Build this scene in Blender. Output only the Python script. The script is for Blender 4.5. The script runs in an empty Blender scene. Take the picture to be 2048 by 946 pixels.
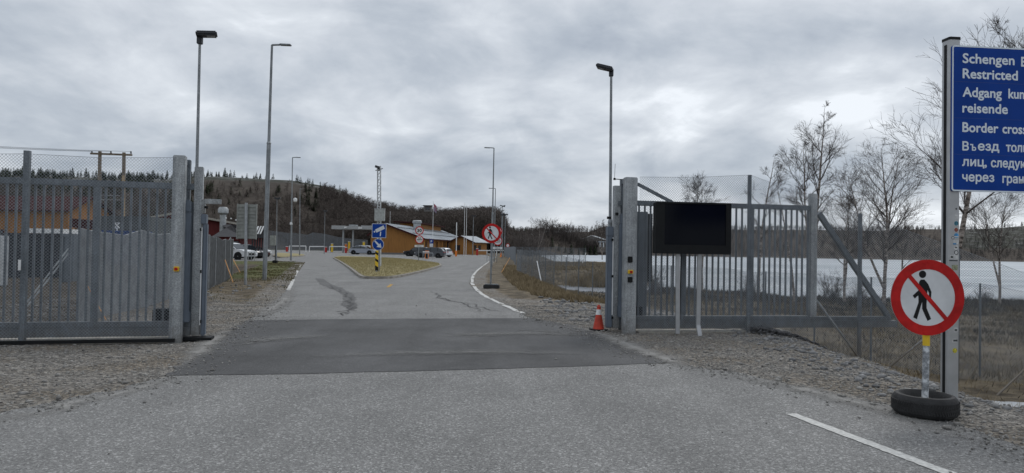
import bpy, bmesh, math, random
import numpy as np
from mathutils import Vector, Matrix

R_ = math.radians
rnd = random.Random(7)
nrs = np.random.RandomState(11)
scene = bpy.context.scene
col = scene.collection

# ------------------------------------------------------------------ camera
F = 1384.0                      # focal length in photo pixels (2048 wide)
CAMZ = 1.6
PITCH = math.atan(24 / F)
ROLL = 0.0165
cp, sp = math.cos(PITCH), math.sin(PITCH)
cF = Vector((0, cp, sp)); R0 = Vector((1, 0, 0)); U0 = Vector((0, -sp, cp))
cR = R0 * math.cos(ROLL) + U0 * math.sin(ROLL)
cU = -R0 * math.sin(ROLL) + U0 * math.cos(ROLL)
cam_d = bpy.data.cameras.new('camera')
cam = bpy.data.objects.new('camera', cam_d); col.objects.link(cam)
m3 = Matrix((cR, cU, -cF)).transposed()
cam.matrix_world = Matrix.Translation((0, 0, CAMZ)) @ m3.to_4x4()
cam_d.sensor_width = 36; cam_d.lens = F / 2048 * 36
cam_d.clip_start = 0.1; cam_d.clip_end = 8000
scene.camera = cam

# ------------------------------------------------------------------ light
SUN_EL, SUN_AZ = R_(48), R_(35)     # azimuth clockwise from +Y (ahead)
w = bpy.data.worlds.new("World"); scene.world = w; w.use_nodes = True
nt = w.node_tree; nt.nodes.clear()
def N(t, **k):
    n = nt.nodes.new(t)
    for a, b in k.items(): setattr(n, a, b)
    return n
def L(a, b): nt.links.new(a, b)
out = N('ShaderNodeOutputWorld'); bg = N('ShaderNodeBackground'); bg.inputs['Strength'].default_value = 0.1
sky = N('ShaderNodeTexSky', sky_type='NISHITA', sun_disc=False, sun_elevation=SUN_EL, sun_rotation=SUN_AZ)
tc = N('ShaderNodeTexCoord'); sep = N('ShaderNodeSeparateXYZ'); L(tc.outputs['Generated'], sep.inputs[0])
def math_n(op, a, b=None, c=None, clamp=False):
    n = N('ShaderNodeMath', operation=op, use_clamp=clamp)
    for i, v in enumerate((a, b, c)):
        if v is None: continue
        if isinstance(v, (int, float)): n.inputs[i].default_value = v
        else: L(v, n.inputs[i])
    return n.outputs[0]
zc = math_n('MAXIMUM', sep.outputs['Z'], 0.0)
den = math_n('ADD', zc, 0.34)
px_ = math_n('DIVIDE', sep.outputs['X'], den); py_ = math_n('DIVIDE', sep.outputs['Y'], den)
comb = N('ShaderNodeCombineXYZ'); L(px_, comb.inputs[0]); L(py_, comb.inputs[1])
def noise_w(scale, detail, rough, dist, off):
    mp = N('ShaderNodeMapping'); mp.inputs['Location'].default_value = off; L(comb.outputs[0], mp.inputs[0])
    n = N('ShaderNodeTexNoise'); n.inputs['Scale'].default_value = scale; n.inputs['Detail'].default_value = detail
    n.inputs['Roughness'].default_value = rough; n.inputs['Distortion'].default_value = dist
    L(mp.outputs[0], n.inputs['Vector']); return n.outputs['Fac']
n1 = noise_w(1.9, 11, 0.53, 0.45, (5.3, 2.9, 1.3)); n2 = noise_w(4.6, 9, 0.56, 0.3, (7.3, 5.1, 2)); n3 = noise_w(0.85, 4, 0.5, 0.2, (2.6, 9.4, 4))
s = math_n('ADD', math_n('MULTIPLY', n1, 0.46), math_n('ADD', math_n('MULTIPLY', n2, 0.30), math_n('MULTIPLY', n3, 0.24)))
# thicker, darker cloud base towards the distance, thin bright band at the very horizon
zr = N('ShaderNodeValToRGB'); L(zc, zr.inputs[0])
e = zr.color_ramp.elements
e[0].position = 0.0; e[0].color = (0.58,) * 3 + (1,)
e[1].position = 0.045; e[1].color = (0.545,) * 3 + (1,)
for p, v in ((0.075, 0.505), (0.115, 0.495), (0.16, 0.56), (0.20, 0.555), (0.27, 0.535), (0.36, 0.555), (0.7, 0.60), (1.0, 0.62)):
    q = zr.color_ramp.elements.new(p); q.color = (v, v, v, 1)
s2 = math_n('ADD', s, math_n('SUBTRACT', zr.outputs['Color'], 0.5))
cr = N('ShaderNodeValToRGB'); L(s2, cr.inputs[0])
e = cr.color_ramp.elements
e[0].position = 0.40; e[0].color = (0.315, 0.36, 0.425, 1)
e[1].position = 0.65; e[1].color = (0.80, 0.84, 0.89, 1)
for p, c in ((0.455, (0.385, 0.43, 0.495)), (0.505, (0.46, 0.505, 0.565)), (0.555, (0.55, 0.59, 0.645)), (0.61, (0.66, 0.70, 0.75))):
    q = cr.color_ramp.elements.new(p); q.color = c + (1,)
mulc = N('ShaderNodeVectorMath', operation='SCALE'); L(cr.outputs['Color'], mulc.inputs[0]); mulc.inputs['Scale'].default_value = 10.6
mixw = N('ShaderNodeMix', data_type='RGBA'); mixw.inputs[0].default_value = 0.95
L(sky.outputs[0], mixw.inputs[6]); L(mulc.outputs[0], mixw.inputs[7]); L(mixw.outputs[2], bg.inputs['Color']); L(bg.outputs[0], out.inputs[0])
sun_d = bpy.data.lights.new('sun', 'SUN'); sun_d.energy = 1.0; sun_d.angle = R_(20); sun_d.color = (1, 0.97, 0.93)
sun = bpy.data.objects.new('sun', sun_d); col.objects.link(sun)
sun.rotation_euler = Vector((math.sin(SUN_AZ) * math.cos(SUN_EL), math.cos(SUN_AZ) * math.cos(SUN_EL), math.sin(SUN_EL))).to_track_quat('Z', 'Y').to_euler()
scene.view_settings.view_transform = 'Standard'; scene.view_settings.look = 'None'
scene.view_settings.exposure = 0.08; scene.view_settings.gamma = 1.0
scene.render.engine = 'CYCLES'
scene.cycles.max_bounces = 6; scene.cycles.transparent_max_bounces = 12

# ------------------------------------------------------------------ measuring helpers
def ray(px, py): return cF + cR * ((px - 1024) / F) + cU * ((473 - py) / F)
C0 = Vector((0, 0, CAMZ))
def P(px, py, Y):
    d = ray(px, py); return C0 + d * (Y / d.y)
def G(px, py, z=0.0):
    d = ray(px, py); return C0 + d * ((z - CAMZ) / d.z)
def onplane(px, py, A, ang):
    n = Vector((-math.sin(ang), math.cos(ang), 0)); d = ray(px, py)
    t = (Vector((A[0], A[1], 0)) - C0).dot(n) / d.dot(n); return C0 + d * t
def gx(px, Y): return (px - 1024) / F * Y

# ------------------------------------------------------------------ materials
MATS = {}
def nodes_of(name):
    m = bpy.data.materials.new(name); m.use_nodes = True
    t = m.node_tree; b = t.nodes['Principled BSDF']; return m, t, b
def coord(t, obj=True):
    c = t.nodes.new('ShaderNodeTexCoord'); return c.outputs['Object' if obj else 'Generated']
def tnoise(t, vec, scale, detail=4, rough=0.55):
    n = t.nodes.new('ShaderNodeTexNoise'); n.inputs['Scale'].default_value = scale; n.inputs['Detail'].default_value = detail
    n.inputs['Roughness'].default_value = rough; t.links.new(vec, n.inputs['Vector']); return n.outputs['Fac']
def tramp(t, fac, stops):
    r = t.nodes.new('ShaderNodeValToRGB'); t.links.new(fac, r.inputs[0]); el = r.color_ramp.elements
    el[0].position, el[0].color = stops[0][0], tuple(stops[0][1]) + (1,)
    el[1].position, el[1].color = stops[-1][0], tuple(stops[-1][1]) + (1,)
    for p, c in stops[1:-1]:
        q = el.new(p); q.color = tuple(c) + (1,)
    return r.outputs['Color']
def tmix(t, fac, a, b, mode='MIX'):
    n = t.nodes.new('ShaderNodeMix'); n.data_type = 'RGBA'; n.blend_type = mode
    for i, v in ((0, fac), (6, a), (7, b)):
        if isinstance(v, (int, float)): n.inputs[i].default_value = v
        elif isinstance(v, tuple): n.inputs[i].default_value = v + (1,)
        else: t.links.new(v, n.inputs[i])
    return n.outputs[2]
def tmath(t, op, a, b=None, clamp=False):
    n = t.nodes.new('ShaderNodeMath'); n.operation = op; n.use_clamp = clamp
    for i, v in enumerate((a, b)):
        if v is None: continue
        if isinstance(v, (int, float)): n.inputs[i].default_value = v
        else: t.links.new(v, n.inputs[i])
    return n.outputs[0]
def tbump(t, b, h, strength, dist=0.02):
    n = t.nodes.new('ShaderNodeBump'); n.inputs['Strength'].default_value = strength; n.inputs['Distance'].default_value = dist
    t.links.new(h, n.inputs['Height']); t.links.new(n.outputs[0], b.inputs['Normal'])
def mat(name, c, rough=0.6, metal=0.0, var=0.12, scale=6.0, bump=0.0, c2=None, bscale=40, spec=None, stretch=None):
    if name in MATS: return MATS[name]
    m, t, b = nodes_of(name)
    v = coord(t)
    if stretch:
        mp = t.nodes.new('ShaderNodeMapping'); mp.inputs['Scale'].default_value = stretch; t.links.new(v, mp.inputs[0]); v = mp.outputs[0]
    f = tnoise(t, v, scale)
    lo = c2 if c2 else tuple(max(0, x * (1 - 2.2 * var)) for x in c)
    hi = c if c2 else tuple(min(1, x * (1 + 1.6 * var)) for x in c)
    t.links.new(tramp(t, f, [(0.3, lo), (0.7, hi)]), b.inputs['Base Color'])
    b.inputs['Roughness'].default_value = rough; b.inputs['Metallic'].default_value = metal
    if spec is not None: b.inputs['Specular IOR Level'].default_value = spec
    if bump: tbump(t, b, tnoise(t, coord(t), bscale, 6), bump)
    MATS[name] = m; return m
def galv(name, base=0.30, tint=(0.93, 1.0, 1.05), rough=0.55):
    m, t, b = nodes_of(name); v = coord(t)
    vo = t.nodes.new('ShaderNodeTexVoronoi'); vo.inputs['Scale'].default_value = 55; t.links.new(v, vo.inputs['Vector'])
    f = tmath(t, 'ADD', tmath(t, 'MULTIPLY', vo.outputs['Distance'], 0.5), tmath(t, 'MULTIPLY', tnoise(t, v, 3.0, 8, 0.7), 0.95))
    lo = tuple(base * 0.5 * x for x in tint); hi = tuple(base * 1.5 * x for x in tint)
    sx = t.nodes.new('ShaderNodeSeparateXYZ'); t.links.new(v, sx.inputs[0])
    dirt = tmath(t, 'SUBTRACT', tmath(t, 'MULTIPLY', tnoise(t, v, 9, 7, 0.75), 1.35), tmath(t, 'ADD', tmath(t, 'MULTIPLY', sx.outputs['Z'], 1.1), 0.30), True)
    mp2 = t.nodes.new('ShaderNodeMapping'); mp2.inputs['Scale'].default_value = (14, 14, 0.9); t.links.new(v, mp2.inputs[0]); run = tramp(t, tnoise(t, mp2.outputs[0], 1.0, 5, 0.6), [(0.35, (0.78,) * 3), (0.55, (1.0,) * 3), (0.7, (1.18,) * 3)])
    cc = tmix(t, 1.0, tramp(t, f, [(0.35, lo), (0.95, hi)]), run, 'MULTIPLY')
    t.links.new(tmix(t, tmath(t, 'MULTIPLY', dirt, 1.3, True), cc, (0.13, 0.115, 0.095)), b.inputs['Base Color'])
    b.inputs['Metallic'].default_value = 0.35; b.inputs['Roughness'].default_value = rough
    MATS[name] = m; return m
M_galv = galv('galvanised_steel', 0.33, (0.95, 1.0, 1.03)); M_galv_d = galv('weathered_gate_steel', 0.15, (0.88, 1.0, 1.12)); M_pole = galv('lamp_pole_steel', 0.23)
M_wire = mat('fence_wire', (0.23, 0.255, 0.28), 0.6, 0.2)
M_wirel = mat('pale_fence_wire', (0.37, 0.39, 0.41), 0.6, 0.2)
M_wired = mat('old_fence_wire', (0.15, 0.165, 0.18), 0.7, 0.2)
M_edge = mat('blue_grey_rubber_cover', (0.115, 0.14, 0.175), 0.55, 0, 0.05)
M_cab = mat('dark_grey_cover', (0.125, 0.145, 0.165), 0.6, 0, 0.05)
M_blk = mat('black_plastic', (0.010, 0.011, 0.012), 0.6, 0, 0.1, spec=0.2)
M_lampd = mat('dark_lamp_housing', (0.03, 0.034, 0.04), 0.5, 0.2)
M_white = mat('white_paint', (0.72, 0.73, 0.73), 0.45, 0, 0.04, 3)
M_red = mat('sign_red', (0.46, 0.014, 0.014), 0.55, 0, 0.14, 7, spec=0.2)
M_blue = mat('sign_blue', (0.003, 0.045, 0.27), 0.55, 0, 0.06, 2, spec=0.15)
M_signw = mat('sign_white', (0.62, 0.64, 0.66), 0.5, 0, 0.08, 4)
M_text = mat('sign_lettering', (0.66, 0.73, 0.80), 0.5, 0, 0.02, 5)
M_yel = mat('yellow_paint', (0.75, 0.50, 0.02), 0.5, 0, 0.08)
M_org = mat('orange_paint', (0.75, 0.20, 0.02), 0.55)
M_rub = mat('tyre_rubber', (0.018, 0.018, 0.019), 0.75, 0, 0.25, 12, 0.3)
M_redp0 = mat('faded_red', (0.30, 0.06, 0.04), 0.7)
M_conc = mat('concrete', (0.36, 0.34, 0.30), 0.9, 0, 0.15, 9, 0.3)
M_alu = mat('aluminium', (0.42, 0.43, 0.44), 0.45, 0.5, 0.05)
M_snow = mat('old_snow', (0.34, 0.36, 0.38), 0.8, 0, 0.08, 3, 0.2)
def glassm(name, c=(0.02, 0.025, 0.03)):
    m, t, b = nodes_of(name); t.links.new(tramp(t, tnoise(t, coord(t), 1.5), [(0.3, c), (0.7, tuple(x * 1.3 for x in c))]), b.inputs['Base Color'])
    b.inputs['Roughness'].default_value = 0.06; b.inputs['Specular IOR Level'].default_value = 0.6; MATS[name] = m; return m
M_glass = glassm('window_glass')
def screen_mat():
    m, t, b = nodes_of('screen_glass')
    t.links.new(tramp(t, tnoise(t, coord(t), 2), [(0.3, (0.003, 0.004, 0.007)), (0.7, (0.005, 0.006, 0.010))]), b.inputs['Base Color'])
    b.inputs['Roughness'].default_value = 0.15; b.inputs['Specular IOR Level'].default_value = 0.12; return m
M_screen = screen_mat()

# ------------------------------------------------------------------ mesh helpers
WL = {}
def wloc(o): return WL.get(o.name, Vector((0, 0, 0)))
class MB:
    def __init__(s): s.v = []; s.f = []
    def add(s, vs, fs):
        k = len(s.v); s.v.extend([tuple(p) for p in vs]); s.f.extend([tuple(i + k for i in f) for f in fs]); return s
    def box(s, c, size, rz=0.0, rot=None, taper=1.0):
        hx, hy, hz = size[0] / 2, size[1] / 2, size[2] / 2
        R = rot if rot is not None else Matrix.Rotation(rz, 3, 'Z'); c = Vector(c); vs = []
        for z in (-1, 1):
            k = taper if z > 0 else 1
            for x, y in ((-1, -1), (1, -1), (1, 1), (-1, 1)): vs.append(c + R @ Vector((x * hx * k, y * hy * k, z * hz)))
        return s.add(vs, [(3, 2, 1, 0), (4, 5, 6, 7), (0, 1, 5, 4), (1, 2, 6, 5), (2, 3, 7, 6), (3, 0, 4, 7)])
    def bar(s, p0, p1, w_, d_, up=(0, 0, 1)):
        p0, p1 = Vector(p0), Vector(p1); a = (p1 - p0); ln = a.length
        if ln < 1e-6: return s
        a.normalize(); u = Vector(up)
        if abs(a.dot(u)) > 0.98: u = Vector((0, 1, 0))
        x = a.cross(u).normalized(); y = x.cross(a).normalized(); vs = []
        for p in (p0, p1):
            for i, j in ((-1, -1), (1, -1), (1, 1), (-1, 1)): vs.append(p + x * (i * w_ / 2) + y * (j * d_ / 2))
        return s.add(vs, [(3, 2, 1, 0), (4, 5, 6, 7), (0, 1, 5, 4), (1, 2, 6, 5), (2, 3, 7, 6), (3, 0, 4, 7)])
    def tube(s, p0, p1, r0, r1=None, n=8, caps=True):
        r1 = r0 if r1 is None else r1; p0, p1 = Vector(p0), Vector(p1); a = p1 - p0
        if a.length < 1e-6: return s
        a.normalize(); u = Vector((0, 0, 1)) if abs(a.z) < 0.95 else Vector((1, 0, 0))
        x = a.cross(u).normalized(); y = a.cross(x); vs = []
        cs = [(math.cos(2 * math.pi * i / n), math.sin(2 * math.pi * i / n)) for i in range(n)]
        for p, r in ((p0, r0), (p1, r1)):
            for c_, s_ in cs: vs.append(p + x * (c_ * r) + y * (s_ * r))
        fs = [(i, (i + 1) % n, n + (i + 1) % n, n + i) for i in range(n)]
        if caps: fs += [tuple(range(n - 1, -1, -1)), tuple(range(n, 2 * n))]
        return s.add(vs, fs)
    def lathe(s, c, prof, n=24, axis='Z'):
        c = Vector(c); vs = []; k = len(prof)
        for r, z in prof:
            for i in range(n):
                a = 2 * math.pi * i / n; p = Vector((r * math.cos(a), r * math.sin(a), z))
                if axis == 'Y': p = Vector((p.x, p.z, p.y))
                if axis == 'X': p = Vector((p.z, p.x, p.y))
                vs.append(c + p)
        fs = [(j * n + i, j * n + (i + 1) % n, (j + 1) * n + (i + 1) % n, (j + 1) * n + i) for j in range(k - 1) for i in range(n)]
        if prof[0][0] > 1e-5: fs.append(tuple(range(n - 1, -1, -1)))
        if prof[-1][0] > 1e-5: fs.append(tuple((k - 1) * n + i for i in range(n)))
        return s.add(vs, fs)
    def plate(s, pts, fr, d0, d1):
        """2-D outline pts in frame fr=(o,ex,ez,n) extruded from depth d0 to d1 along n"""
        o, ex, ez, n = fr; k = len(pts)
        ar = sum(pts[i][0] * pts[(i + 1) % k][1] - pts[(i + 1) % k][0] * pts[i][1] for i in range(k))
        if ar < 0: pts = pts[::-1]
        a = [o + ex * x + ez * y + n * d1 for x, y in pts]; b = [o + ex * x + ez * y + n * d0 for x, y in pts]
        fs = [tuple(range(k)), tuple(range(2 * k - 1, k - 1, -1))] + [(i, k + i, k + (i + 1) % k, (i + 1) % k) for i in range(k)]
        return s.add(a + b, fs)
    def ring(s, r0, r1, fr, d0, d1, n=48, c=(0, 0)):
        o, ex, ez, nn = fr; vs = []
        for d in (d0, d1):
            for r in (r0, r1):
                for i in range(n):
                    a = 2 * math.pi * i / n; vs.append(o + ex * (c[0] + r * math.cos(a)) + ez * (c[1] + r * math.sin(a)) + nn * d)
        fs = []
        for i in range(n):
            j = (i + 1) % n
            fs += [(2 * n + i, 3 * n + i, 3 * n + j, 2 * n + j), (i, j, n + j, n + i), (i, 2 * n + i, 2 * n + j, j), (n + i, n + j, 3 * n + j, 3 * n + i)]
        return s.add(vs, fs)
    def build(s, name, m, parent=None, bevel=0.0, smooth=False, loc=None):
        base = wloc(parent) if parent is not None else Vector(loc if loc is not None else (0, 0, 0))
        me = bpy.data.meshes.new(name); me.from_pydata([(a[0] - base.x, a[1] - base.y, a[2] - base.z) for a in s.v], [], s.f)
        if smooth or bevel:
            bm = bmesh.new(); bm.from_mesh(me)
            if bevel: bmesh.ops.bevel(bm, geom=[e_ for e_ in bm.edges if e_.is_manifold and e_.calc_face_angle(0) > 0.5], offset=bevel, segments=2, affect='EDGES', clamp_overlap=True)
            bmesh.ops.recalc_face_normals(bm, faces=bm.faces); bm.to_mesh(me); bm.free()
        me.materials.append(m)
        if smooth:
            me.polygons.foreach_set('use_smooth', [True] * len(me.polygons))
            try: me.set_sharp_from_angle(angle=R_(38))
            except Exception: pass
        o = bpy.data.objects.new(name, me); col.objects.link(o)
        if parent is not None: o.parent = parent
        else: o.location = base
        WL[o.name] = base.copy(); return o
def tag(o, label=None, cat=None, group=None, kind=None):
    if label: o['label'] = label
    if cat: o['category'] = cat
    if group: o['group'] = group
    if kind: o['kind'] = kind
    return o
def thing(name, label, cat, loc, group=None):
    o = bpy.data.objects.new(name, None); o.empty_display_size = 0.2; col.objects.link(o); o.location = loc; WL[o.name] = Vector(loc)
    return tag(o, label, cat, group)
def dup(root, loc, rz=0.0, label=None, group=None, scale=1.0):
    def cp_(o, par):
        c = o.copy(); col.objects.link(c)
        if par is not None: c.parent = par
        for ch in list(o.children): cp_(ch, c)
        return c
    r = cp_(root, None); r.location = loc; r.rotation_euler = (0, 0, rz); r.scale = (scale,) * 3
    if label: r['label'] = label
    if group: r['group'] = group
    return r
def npmesh(name, V, Fc, m, parent=None, smooth=False):
    """fast mesh from arrays; Fc is (M,3) or (M,4)"""
    me = bpy.data.meshes.new(name); k = Fc.shape[1]
    me.vertices.add(len(V)); me.vertices.foreach_set('co', np.ascontiguousarray(V, dtype=np.float32).ravel())
    me.loops.add(Fc.size); me.loops.foreach_set('vertex_index', np.ascontiguousarray(Fc, dtype=np.int32).ravel())
    me.polygons.add(len(Fc)); me.polygons.foreach_set('loop_start', np.arange(0, Fc.size, k, dtype=np.int32))
    me.polygons.foreach_set('loop_total', np.full(len(Fc), k, dtype=np.int32))
    if smooth: me.polygons.foreach_set('use_smooth', np.ones(len(Fc), dtype=bool))
    me.update(calc_edges=True); me.materials.append(m)
    o = bpy.data.objects.new(name, me); col.objects.link(o)
    if parent is not None: o.parent = parent
    WL[o.name] = Vector((0, 0, 0)); return o
def frame(o, ang=0.0, tilt=0.0):
    ex = Vector((math.cos(ang), math.sin(ang), 0)); ez = Vector((0, 0, 1))
    if tilt: 
        ex, ez = ex * math.cos(tilt) + ez * math.sin(tilt), ez * math.cos(tilt) - ex * math.sin(tilt)
    return (Vector(o), ex, ez, ex.cross(ez))
def circ(r, n=48, c=(0, 0), a0=0.0): return [(c[0] + r * math.cos(a0 + 2 * math.pi * i / n), c[1] + r * math.sin(a0 + 2 * math.pi * i / n)) for i in range(n)]
def rrect(x0, x1, y0, y1, r, k=4):
    pts = []
    for cx, cy, a in ((x1 - r, y1 - r, 0), (x0 + r, y1 - r, 90), (x0 + r, y0 + r, 180), (x1 - r, y0 + r, 270)):
        for i in range(k + 1): pts.append((cx + r * math.cos(R_(a + 90 * i / k)), cy + r * math.sin(R_(a + 90 * i / k))))
    return pts
def text_mesh(body, capw, caph, bold=0.012):
    """triangulated glyph outline with left edge 0 and baseline 0; capw = total width, caph = height of capital H"""
    def mk(s_):
        cu = bpy.data.curves.new('lettering', 'FONT'); cu.body = s_; cu.size = 1.0; cu.offset = bold; cu.resolution_u = 3
        ob = bpy.data.objects.new('lettering', cu); col.objects.link(ob)
        dg = bpy.context.evaluated_depsgraph_get(); dg.update()
        me = bpy.data.meshes.new_from_object(ob.evaluated_get(dg)); 
        V = np.array([v.co[:] for v in me.vertices]) if len(me.vertices) else np.zeros((0, 3)); Fc = [tuple(p.vertices) for p in me.polygons]
        bpy.data.objects.remove(ob); bpy.data.curves.remove(cu); bpy.data.meshes.remove(me); return V, Fc
    H, _ = mk('H'); ch = H[:, 1].max() - H[:, 1].min()
    V, Fc = mk(body); x0 = V[:, 0].min(); x1 = V[:, 0].max(); sy = caph / ch
    sx = capw / (x1 - x0) if capw else sy * 0.92
    return [((v[0] - x0) * sx, v[1] * sy) for v in V], Fc
def put_text(mb, body, fr, x, y, capw, caph, d, bold=0.012):
    o, ex, ez, n = fr; b_ = caph * (bold * 1.6); pts, Fc = text_mesh(body, capw - 2 * b_ if capw else None, caph - 2 * b_, 0.0)
    for j, (dx, dy) in enumerate(((0, 0), (1, 0), (-1, 0), (0, 1), (0, -1), (.7, .7), (-.7, .7), (.7, -.7), (-.7, -.7))):
        mb.add([o + ex * (x + b_ + a + dx * b_) + ez * (y + b_ + b + dy * b_) + n * (d + 0.00006 * j) for a, b in pts], Fc)
def put_text_outline(mb, body, fr, x, y, capw, caph, d, bold=0.012):
    o, ex, ez, n = fr; pts, Fc = text_mesh(body, capw, caph, bold)
    mb.add([o + ex * (x + a) + ez * (y + b) + n * d for a, b in pts], Fc)

# ------------------------------------------------------------------ terrain
def poly_dist(pts, X, Y):
    """signed distance to polyline: positive to the right of its travel direction"""
    best = np.full(X.shape, 1e9); sg = np.ones(X.shape)
    for (ax, ay), (bx, by) in zip(pts[:-1], pts[1:]):
        dx, dy = bx - ax, by - ay; l2 = dx * dx + dy * dy
        t = np.clip(((X - ax) * dx + (Y - ay) * dy) / l2, 0, 1)
        ex, ey = X - (ax + t * dx), Y - (ay + t * dy); d = np.hypot(ex, ey); cr_ = (X - ax) * dy - (Y - ay) * dx
        up = d < best - 1e-6; best = np.where(up, d, best); sg = np.where(up, np.sign(cr_), sg)
    return best * sg
def inside(pts, X, Y):
    r = np.zeros(X.shape, bool); k = len(pts)
    for i in range(k):
        x0, y0 = pts[i]; x1, y1 = pts[(i + 1) % k]
        if y0 == y1: continue
        c = ((y0 > Y) != (y1 > Y)) & (X < (x1 - x0) * (Y - y0) / (y1 - y0) + x0); r ^= c
    return r
def sst(t): t = np.clip(t, 0, 1); return t * t * (3 - 2 * t)
def vnoise(X, Y, s, seed=0):
    r = np.zeros(X.shape)
    rs = np.random.RandomState(seed)
    for k in range(6):
        a = rs.uniform(0, 6.28); f = s * (0.7 + 0.25 * k); ph = rs.uniform(0, 6.28, 2)
        r += np.sin((X * math.cos(a) + Y * math.sin(a)) * f + ph[0]) * np.sin((-X * math.sin(a) + Y * math.cos(a)) * f * 0.8 + ph[1])
    return r / 3.0
EDGE = [(6.2, -60), (5.6, -5), (5.25, 4), (5.05, 7), (4.95, 9), (5.0, 11.5), (5.0, 13.4), (4.9, 15), (4.2, 17.5), (3.2, 20.5), (1.9, 23), (1.2, 27), (0.8, 33), (0.3, 45), (0.0, 60), (0.3, 100), (6, 140), (10, 240), (-10, 400)]
def g2(px, py): p = G(px, py); return (p.x, p.y)
# asphalt outline, clockwise from the near left
AL = [(-60, -14), (-60, 3.0), (-9.0, 4.9)] + [g2(0, 826), g2(130, 800), g2(240, 778), g2(335, 751), g2(400, 712), g2(455, 672), g2(497, 641), g2(528, 620), g2(560, 597), g2(580, 570), g2(596, 545), g2(610, 525)]
AL += [(-21.5, 66.5), (-34, 67), (-34, 83), (-60, 84), (-60, 150), (-90, 215), (-20, 215), (-6, 160)]
AR = [(-3.4, 120), g2(996, 513), g2(975, 524), g2(957, 538), g2(943, 553), g2(938, 568), g2(955, 585), g2(1000, 609), g2(1060, 635), g2(1150, 655), g2(1210, 680), g2(1290, 712), g2(1370, 731), g2(1480, 747), g2(1580, 770), g2(1700, 797), g2(1790, 812), g2(1900, 842), (4.3, 5.6), (4.9, 4), (5.2, -14)]
ASPH = AL + AR
TAB = [(-2500, 90), (-600, 120), (0, 128), (200, 125), (340, 124), (400, 131), (430, 132), (500, 130), (580, 128), (640, 119), (680, 110), (700, 98), (720, 82), (750, 62), (800, 48), (900, 42), (1000, 36), (1020, 33), (1050, 32), (1120, 40), (1180, 42), (1205, 52), (1230, 56), (1260, 50), (1300, 47), (1460, 50), (1600, 52), (1750, 53), (1860, 57), (1950, 59), (2048, 67), (2300, 76), (4500, 50)]
def hill(X, Y):
    Yc = np.maximum(Y, 1.0); t = X / Yc * F + 1024
    e_ = np.interp(t, [a for a, _ in TAB], [b for _, b in TAB])
    S = np.interp(t, [-500, 600, 720, 1000, 1100, 1180, 1290], [215, 225, 235, 250, 380, 455, 465])
    Rr = np.interp(t, [-500, 600, 640, 700, 1000, 1120, 1300], [400, 400, 400, 420, 430, 560, 640])
    zt = CAMZ + e_ * Rr / F
    k = (Y - S) / (Rr - S)
    h = zt * sst(k) ** 0.8
    h = np.where(k > 1, zt - (Y - Rr) * 0.02, h)
    h = h * (1 + 0.04 * vnoise(X, Y, 0.03, 5) * np.clip(4 * k * (1 - k) + 0.1, 0, 1))
    return np.where(Y > S, h, 0.0)
def H(X, Y):
    X = np.asarray(X, float); Y = np.asarray(Y, float)
    d = poly_dist(EDGE, X, Y)
    h = -0.92 * sst(d / 3.0) - 0.55 * sst((d - 6) / 18)
    far = sst((Y - 22) / 10) * sst((d) / 4)
    # pond hollow and lake bed
    shore = 47 + 1.8 * vnoise(X, Y * 0, 0.25, 3) - 5.5 * sst((10 - X) / 3)
    lake = sst((Y - shore) / 3.0) * sst((d - 2.5) / 2.0)
    h = h * (1 - lake) + (-2.5) * lake
    pen = sst((Y - 63 - 0.8 * vnoise(X, Y, 0.3, 9)) / 6) * sst((132 - Y) / 16) * sst(((0.155 * Y + 6) - X) / 5)
    ph = -2.5 + pen * (1.95 + 0.12 * vnoise(X, Y, 0.25, 2))
    h = np.where((d > 0) & (Y > 55), np.maximum(h, ph * sst((d) / 2)), h)
    ins = inside(ASPH, X, Y); rough = 0.02 * vnoise(X, Y, 2.1, 1) + 0.012 * vnoise(X, Y, 5.3, 4)
    h = h + np.where(ins, -0.03, rough * np.where((d > 0.5) | (Y > 16), 1.8, 0.5))
    # low gravel bank by the gate
    h = h + 0.16 * np.exp(-(((X - 4.3) / 0.9) ** 2 + ((Y - 15.2) / 0.8) ** 2))
    h = h + 0.10 * sst((-6 - X) / 2) * np.exp(-((Y - 8.2) / 1.6) ** 2) * (~ins)
    hh = hill(X, Y)
    far_lake = (d > 0) & (Y > 150)
    h = np.where(far_lake & (hh <= 0.01), -2.5, h)
    return np.where(hh > 0.01, np.where(d > 0, hh - 2.4, hh), h)
ang = np.concatenate([np.linspace(-180, -62, 60)[:-1], np.linspace(-62, 62, 700), np.linspace(62, 180, 60)[1:]])
rad = np.concatenate([[0.0], np.geomspace(1.2, 60, 190), np.geomspace(62, 4000, 150)])
A_, Rg = np.meshgrid(np.radians(ang), rad); GX, GY = Rg * np.sin(A_), Rg * np.cos(A_)
GZ = H(GX, GY); nr, na = GX.shape
idx = np.arange(nr * na).reshape(nr, na)
quads = np.stack([idx[:-1, :-1], idx[:-1, 1:], idx[1:, 1:], idx[1:, :-1]], -1).reshape(-1, 4)[:, ::-1]
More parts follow.
